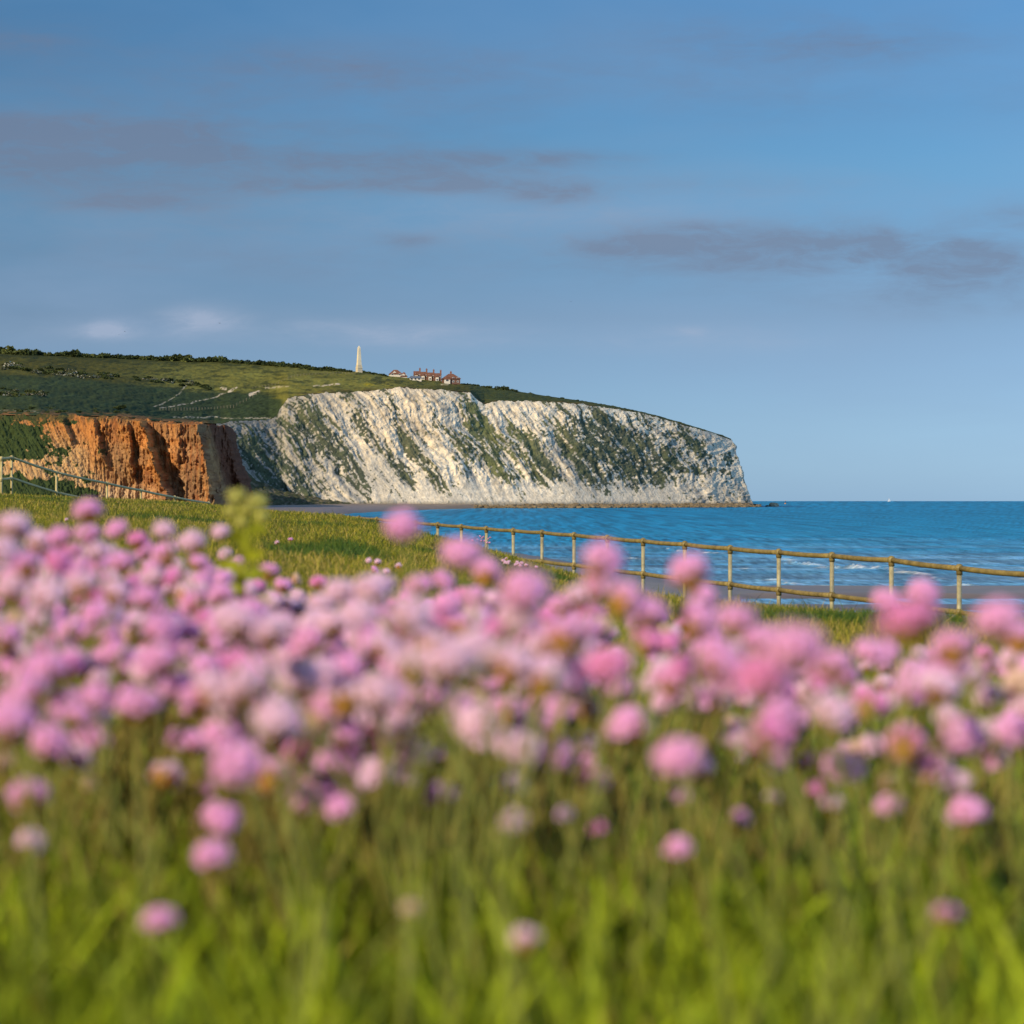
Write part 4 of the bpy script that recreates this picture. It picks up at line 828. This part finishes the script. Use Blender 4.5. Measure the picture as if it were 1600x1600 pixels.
H = [(22, 826, 50, 'pale'), (5, 862, 55, 'pale'), (60, 850, 40), (92, 842, 40, 'mid'), (138, 800, 44, 'mid'), (136, 836, 40, 'mid'), (182, 828, 38, 'mid'), (215, 846, 34), (256, 830, 40, 'pale'), (300, 850, 40, 'pale'), (258, 868, 38), (228, 862, 30), (345, 833, 34, 'pale'),
     (40, 885, 55), (90, 880, 45, 'deep'), (150, 862, 40), (118, 895, 40), (192, 880, 40), (240, 905, 38), (275, 890, 32), (310, 880, 34, 'mid'), (330, 905, 30), (370, 880, 24), (352, 868, 22),
     (20, 922, 55, 'pale'), (75, 932, 60, 'pale'), (130, 917, 55, 'pale'), (180, 927, 50, 'pale'), (230, 937, 50, 'mid'), (60, 967, 45, 'pale'), (250, 985, 58, 'mid'), (290, 930, 36), (170, 962, 45), (8, 998, 50, 'mid'), (300, 962, 34), (345, 932, 40, 'mid'), (385, 926, 34),
     (420, 894, 30, 'mid'), (402, 918, 24, 'deep'), (442, 916, 26, 'mid'), (462, 906, 20), (430, 936, 26, 'deep'), (466, 932, 24), (498, 912, 24, 'deep'), (455, 948, 38, 'pale'), (500, 945, 42, 'pale'),
     (530, 926, 48, 'pale'), (577, 927, 52, 'pale'), (594, 915, 40, 'pale'), (628, 824, 60, 'mid'), (722, 868, 62, 'mid'), (760, 897, 46, 'mid'), (655, 916, 48, 'mid'), (692, 908, 40, 'mid'), (640, 965, 78, 'pale'), (560, 962, 54, 'pale'), (520, 978, 50, 'pale'), (420, 990, 64, 'pale'), (370, 978, 64, 'pale'),
     (482, 1002, 48, 'mid'), (820, 928, 72, 'mid'), (812, 965, 62, 'pale'), (778, 990, 55, 'deep'), (882, 997, 78, 'mid'), (850, 1012, 50, 'pale'), (940, 878, 64, 'mid'), (936, 916, 60, 'mid'), (977, 940, 66, 'mid'), (908, 934, 55, 'pale'), (1012, 957, 60, 'mid'), (950, 1042, 64, 'deep'), (1040, 988, 32),
     (1077, 897, 58, 'mid'), (1097, 938, 50, 'mid'), (1090, 972, 62, 'mid'), (1152, 972, 66, 'mid'), (1188, 1000, 58, 'mid'), (1125, 1035, 80, 'mid'), (1242, 1017, 86, 'mid'), (1190, 1062, 84, 'deep'), (1300, 1042, 66, 'mid'), (1050, 1066, 58, 'mid'), (1038, 1102, 46, 'pale'), (985, 1137, 62, 'mid'),
     (1060, 1187, 78, 'mid'), (1202, 1150, 80, 'deep'), (1297, 1117, 78, 'pale'), (1360, 1020, 56, 'mid'), (1422, 975, 86, 'deep'), (1442, 930, 48, 'mid'), (1384, 938, 46, 'mid'), (1355, 1102, 50, 'deep'), (1425, 1056, 56, 'mid'), (1490, 1016, 66, 'mid'), (1466, 1076, 62, 'pale'), (1415, 1167, 66, 'deep'), (1500, 1152, 60, 'mid'),
     (1560, 972, 78, 'mid'), (1592, 1000, 54, 'mid'), (1545, 1092, 50, 'pale'), (1592, 1087, 50, 'mid'), (1585, 1146, 62, 'mid'), (1582, 1032, 40),
     (540, 1092, 62, 'pale'), (592, 1087, 72, 'pale'), (645, 1042, 62, 'pale'), (702, 1037, 84, 'pale'), (742, 1022, 70, 'pale'), (800, 1042, 72, 'pale'), (852, 1062, 72, 'pale'), (918, 1108, 58, 'faded'), (790, 1112, 56, 'mid'), (745, 1132, 62, 'pale'), (820, 1172, 62, 'pale'), (866, 1148, 40, 'pale'), (640, 1104, 50, 'pale'),
     (560, 1142, 50, 'pale'), (622, 1136, 50, 'faded'), (682, 1086, 55, 'mid'), (600, 1012, 55, 'pale'), (545, 1032, 40, 'mid'), (670, 1010, 60, 'pale'), (45, 1087, 66, 'mid'), (20, 1132, 72, 'mid'), (76, 1162, 62, 'mid'), (131, 1162, 48, 'mid'), (150, 1092, 55, 'mid'), (215, 1104, 66, 'mid'), (245, 1032, 60, 'mid'), (262, 1076, 50, 'mid'),
     (45, 1247, 64, 'mid'), (137, 1225, 40, 'faded'), (258, 1215, 48, 'pale'), (300, 1162, 50, 'mid'), (345, 1152, 60, 'mid'), (432, 1132, 72, 'pale'), (470, 1066, 62, 'pale'), (382, 1078, 82, 'pale'), (330, 1082, 60, 'pale'), (370, 1198, 78, 'mid'), (345, 1282, 62, 'mid'), (420, 1216, 60, 'mid'), (470, 1252, 50, 'mid'),
     (330, 1126, 40, 'faded'), (400, 1166, 50, 'mid'), (320, 1042, 50, 'pale'), (180, 1022, 50, 'mid'), (110, 1032, 50, 'pale'), (1060, 1328, 46, 'mid'), (940, 1225, 32, 'deep'), (1300, 1257, 32, 'pale'), (1206, 1247, 22, 'pale'), (1145, 1130, 34, 'faded'), (1340, 1170, 36, 'faded'), (1390, 1225, 40, 'faded'), (720, 985, 50, 'mid'), (900, 1060, 44, 'pale'), (1010, 1010, 36, 'mid'),
     (35, 1030, 40), (205, 990, 40), (400, 1040, 44), (505, 1045, 44), (755, 1075, 44), (875, 950, 40), (1250, 1090, 40), (1540, 1140, 36), (1520, 1060, 40), (90, 1000, 40, 'mid'), (140, 985, 38), (440, 1085, 44, 'mid'), (510, 1010, 38), (620, 985, 38, 'mid'), (700, 950, 44, 'mid'), (740, 935, 40, 'mid')]
for t in H: add_flower(*t)
rf_ = random.Random(21)
DR = [(-80, 850), (130, 855), (300, 870), (420, 930), (520, 945), (620, 930), (700, 910), (800, 945), (930, 930), (1050, 960), (1150, 1000), (1250, 1040), (1400, 1010), (1560, 1010), (1680, 1000)]
for i in range(72):
    px = rf_.uniform(-60, 1660); top = float(ip(px, DR)); py = top + abs(rf_.gauss(0, 1)) * 75; w = rf_.uniform(22, 42)
    if px < 560 and rf_.random() < .6: w *= .8
    if py < 1180: FL.append([px, py, 92 / w, rf_.choices(['pale', 'mid', 'deep', 'faded'], [.42, .38, .12, .08])[0], 'pink thrift in the foreground drift', 1.0])
for (px, py, w, s_) in [(1480, 1430, 40, 'mid'), (250, 1440, 52, 'mid'), (820, 1470, 38, 'pale'), (640, 1420, 30, 'faded')]: add_flower(px, py, w, s_)
far = [(454, 843, 5.5, 'mid'), (433, 848, 4, 'pale'), (585, 890, 9, 'mid'), (590, 879, 4.5, 'pale'), (623, 885, 6, 'pale'), (576, 876, 3.5, 'pale'), (104, 812, 4.5, 'pale'), (604, 893, 3.5, 'pale'), (1522, 0, 0, '')]
far = far[:-1] + [(738 + a, 844 + b_, 4.6, 'mid') for a, b_ in ((0, 0), (8, -1), (12, -6), (15, -3), (17, -5), (19, 1), (25, -2), (27, 4), (28, -4), (23, 4), (14, 1))]
far += [(786 + a, 876 + b_, 5, 'pale') for a, b_ in ((0, 0), (4, 3), (5, -3), (9, 2), (7, 4), (22, 2), (24, 5), (27, 8), (20, 6), (29, 4), (36, 7))] + [(838, 886, 4, 'pale')]
for px, py, w, s_ in far:
    dd = 95 / w; base_y = None
    # stand it on the turf: find the distance where the stem is about 12 cm tall
    ds = np.linspace(5, 45, 400); hh_ = (EYE - (py - YH) / F * ds) - ground_h(np.full_like(ds, px), ds); ok = np.abs(hh_ - .11); dd = float(ds[np.argmin(ok + np.abs(ds - dd) * .002)])
    FL.append([px, py, dd, s_, 'small thrift clumps out on the turf', 1.0])
rows = [0, 865, 905, 945, 985, 1025, 1070, 1120, 1180, 1260, 1380, 2000]
rown = ['top', 'second', 'third', 'fourth', 'fifth', 'sixth', 'seventh', 'eighth', 'ninth', 'tenth', 'lowest']
for f in FL:
    if 'turf' in f[4]: key = ('far', 'left' if f[0] < 500 else 'mid' if f[0] < 700 else 'rail' if f[0] < 775 else 'slope')
    else: key = (max(i for i in range(len(rows) - 1) if f[1] >= rows[i]), min(range(len(LM)), key=lambda i: abs(LM[i][0] - f[0])))
    cells.setdefault(key, []).append(f)
fartxt = {'left': 'on the turf left of centre', 'mid': 'on the turf below the bungalow', 'rail': 'in the clump beside a railing post', 'slope': 'in the clumps on the bank slope'}
for key, fs in cells.items():
    fs.sort(key=lambda f: f[0])
    for i, f in enumerate(fs):
        sh_ = {'pale': 'pale pink', 'mid': 'bright pink', 'deep': 'deep magenta', 'faded': 'faded peach'}[f[3]]
        pos = '' if len(fs) == 1 else f', {ordn(i + 1)} from left'
        if key[0] == 'far': f.append(f'tiny {sh_} thrift {fartxt[key[1]]}{pos}')
        else: f.append(f'{sh_} thrift, {rown[key[0]]} row down, below {LM[key[1]][1]}{pos}')
for px, py, d, shade, grp, hsc, lb in FL:
    top = P(px, py, d); far_ = 'turf' in grp
    lean = random.uniform(-.02, .02), random.uniform(-.02, .02)
    gx = top.x + lean[0]; gy = max(d + lean[1], .5); gz = float(ground_h(np.array(800 + F * gx / gy), np.array(gy))) - .004
    hgt = max(top.z - gz, .03); E_ = bpy.data.objects.new('thrift', None); E_.empty_display_size = .02; E_.location = (gx, gy, gz); link(E_); tag(E_, lb, 'flower', grp)
    s = obj('stem', random.choice(SM), E_); r = .0140 * random.uniform(.88, 1.12) * (.85 if shade == 'faded' else 1) * hsc
    loc = Vector((top.x - gx, d - gy, hgt)); hh_ = loc.length - r * .5; s.rotation_euler = loc.to_track_quat('Z', 'Y').to_euler(); s.scale = (1, 1, hh_)
    hd_ = obj('flower_head', random.choice(HM[shade]), E_); hd_.location = loc; hd_.scale = (r, r, r * random.uniform(.75, 1.0))
    hd_.rotation_euler = (random.gauss(0, .28), random.gauss(0, .28), random.uniform(0, 6.28))
    br = bpy.data.objects.new('papery_bract', BR); br.scale = (1.2, 1.2, 1.35); link(br, hd_)

# the rest of the drift, past three hundred: one mass
def arr(me): return np.array([v.co[:] for v in me.vertices]), [tuple(p.vertices) for p in me.polygons]
Vs = []; Q4 = []; T3 = []; Cs = []; off = 0
for i in range(1050):
    px = rf_.uniform(-160, 1760) if i % 2 else rf_.uniform(-160, 900); top_ = float(ip(px, DR)) + 8; py = top_ + abs(rf_.gauss(0, 1)) * 145
    if py > 1390 - .08 * max(px, 0) + rf_.uniform(-150, 40) or (px > 600 and py > 1060 and rf_.random() < .3): continue
    w = rf_.uniform(30, 60) if py > 1040 else rf_.uniform(26, 48) if py > 960 else rf_.uniform(20, 36); d = min(92 / w, .20 * F / (py - YH)); hs_ = d * w / 92; tp_ = P(px, py, d); g_ = float(ground_h(np.array(px), np.array(d)))
    if tp_.z - g_ < .035: continue
    k = rf_.choices(['pale', 'mid', 'deep', 'faded'], [.30, .50, .14, .06])[0]; r = .0135 * rf_.uniform(.72, 1.15) * (.6 if rf_.random() < .12 else 1) * hs_; a = rf_.uniform(0, 6.28)
    Rm = np.array((Euler((rf_.gauss(0, .25), rf_.gauss(0, .25), a)).to_matrix())); t_ = np.array(tp_)
    for me_, sc_, tr_, cl_ in ((HM[k][i % 4], r, Rm, petal_cols[k]), (BR, r, Rm, (.46, .24, .075)), (SM[i % 5], None, None, (.30, .24, .055))):
        co, fs = arr(me_)
        co = co @ tr_.T * sc_ + t_ if tr_ is not None else co * np.array([1, 1, t_[2] - g_]) + np.array([t_[0], t_[1], g_])
        Vs.append(co); Cs.append(np.tile(cl_, (len(co), 1)))
        for f in fs:
            if len(f) == 4: Q4.append([q_ + off for q_ in f])
            elif len(f) == 3: T3.append([q_ + off for q_ in f])
        off += len(co)
for i in range(420):                                  # the drift goes on to either side of the view
    d = rf_.uniform(1.3, 4.2); x_ = rf_.uniform(-2.8, 2.8); px = 800 + F * x_ / d
    if -330 < px < 1930: continue
    g_ = float(ground_h(np.array(px), np.array(d))); t_ = np.array([x_, d, g_ + rf_.uniform(.14, .28)]); k = rf_.choices(['pale', 'mid', 'deep', 'faded'], [.30, .50, .14, .06])[0]; r = .0135 * rf_.uniform(.75, 1.1)
    Rm = np.array((Euler((rf_.gauss(0, .25), rf_.gauss(0, .25), rf_.uniform(0, 6.28))).to_matrix()))
    for me_, sc_, tr_, cl_ in ((HM[k][i % 4], r, Rm, petal_cols[k]), (BR, r, Rm, (.46, .24, .075)), (SM[i % 5], None, None, (.24, .26, .05))):
        co, fs = arr(me_); co = co @ tr_.T * sc_ + t_ if tr_ is not None else co * np.array([1, 1, t_[2] - g_]) + np.array([t_[0], t_[1], g_])
        Vs.append(co); Cs.append(np.tile(cl_, (len(co), 1)))
        for f in fs:
            if len(f) == 4: Q4.append([q_ + off for q_ in f])
        off += len(co)
drm = mat('drift_petals', attr=True, rough=.6, spec=.2, trans=.33, var=(140, .12))
tag(obj('thrift_drift', np_mesh('thrift_drift', np.vstack(Vs), np.array(Q4), np.array(T3) if T3 else None, drm, np.vstack(Cs), smooth=False)), 'smaller pink thrift filling the gaps of the foreground drift', 'flowers', kind='stuff')

# ------------------------------------------------------------------ tall green weed in front of the cliff
wl_m = mat('weed_green', (.36, .38, .015), rough=.6, trans=.35, var=(60, .3)); wf_m = mat('weed_flower_buds', (.66, .64, .17), rough=.6, trans=.4, var=(200, .3))
d = 2.5; top = P(388, 800, d); g0 = float(ground_h(np.array(372.), np.array(d))); gx = (364 - 800) / F * d
wd_ = empty('weed', (gx, d, g0), 'tall yellow green weed with fuzzy bud clusters rising above the thrift', 'plant')
b = MB(); tp = top - Vector((gx, d, g0)); b.tube([(0, 0, 0), (tp.x * .25, 0, tp.z * .4), (tp.x * .6, .002, tp.z * .75), tuple(tp)], [.0035, .003, .0026, .0018], 8)
tips = []
for (px, py) in ((370, 776), (402, 784), (385, 796), (360, 800), (410, 806), (378, 815)):
    q_ = P(px, py, d) - Vector((gx, d, g0)); b.tube([(tp.x * .75, 0, tp.z * .84), (q_.x * .9 + tp.x * .1, 0, q_.z - .014), tuple(q_)], .0011, 6); tips.append(q_)
b.build('stem', wl_m, wd_, True)
for i, q_ in enumerate(tips):
    r_ = np.random.default_rng(i); vs = []
    for k in range(330):
        dv = r_.normal(size=3); dv /= np.linalg.norm(dv); p = np.array(q_) + dv * (.013 if i < 2 else .008) * r_.random() ** .4 * np.array([1, 1, .8]); a = r_.normal(size=3); a /= np.linalg.norm(a); c_ = np.cross(a, dv); s_ = .0011
        vs += [p - a * s_ * 1.6, p - c_ * s_, p + a * s_ * 1.6, p + c_ * s_]
    obj('bud_cluster', np_mesh('bud_cluster', np.array(vs), np.arange(1320).reshape(-1, 4), mat=wf_m, smooth=False), wd_)
for i in range(22):
    t = .30 + .030 * i; a = i * 2.4; L_ = .050 - .001 * i; b = MB(); p0 = Vector((tp.x * t * .9, 0, tp.z * t)); dr = Vector((math.cos(a), math.sin(a) * .5, .55)).normalized(); sd_ = dr.cross(Vector((0, 1, .2))).normalized() * .0075
    pts = [p0, p0 + dr * L_ * .4 + sd_, p0 + dr * L_ * .5, p0 + dr * L_ * .4 - sd_, p0 + dr * L_ - Vector((0, 0, .008))]; b.add(pts, [(0, 1, 2), (0, 2, 3), (1, 4, 2), (2, 4, 3)]); b.build('leaf', wl_m, wd_)
print('flowers', len(FL))
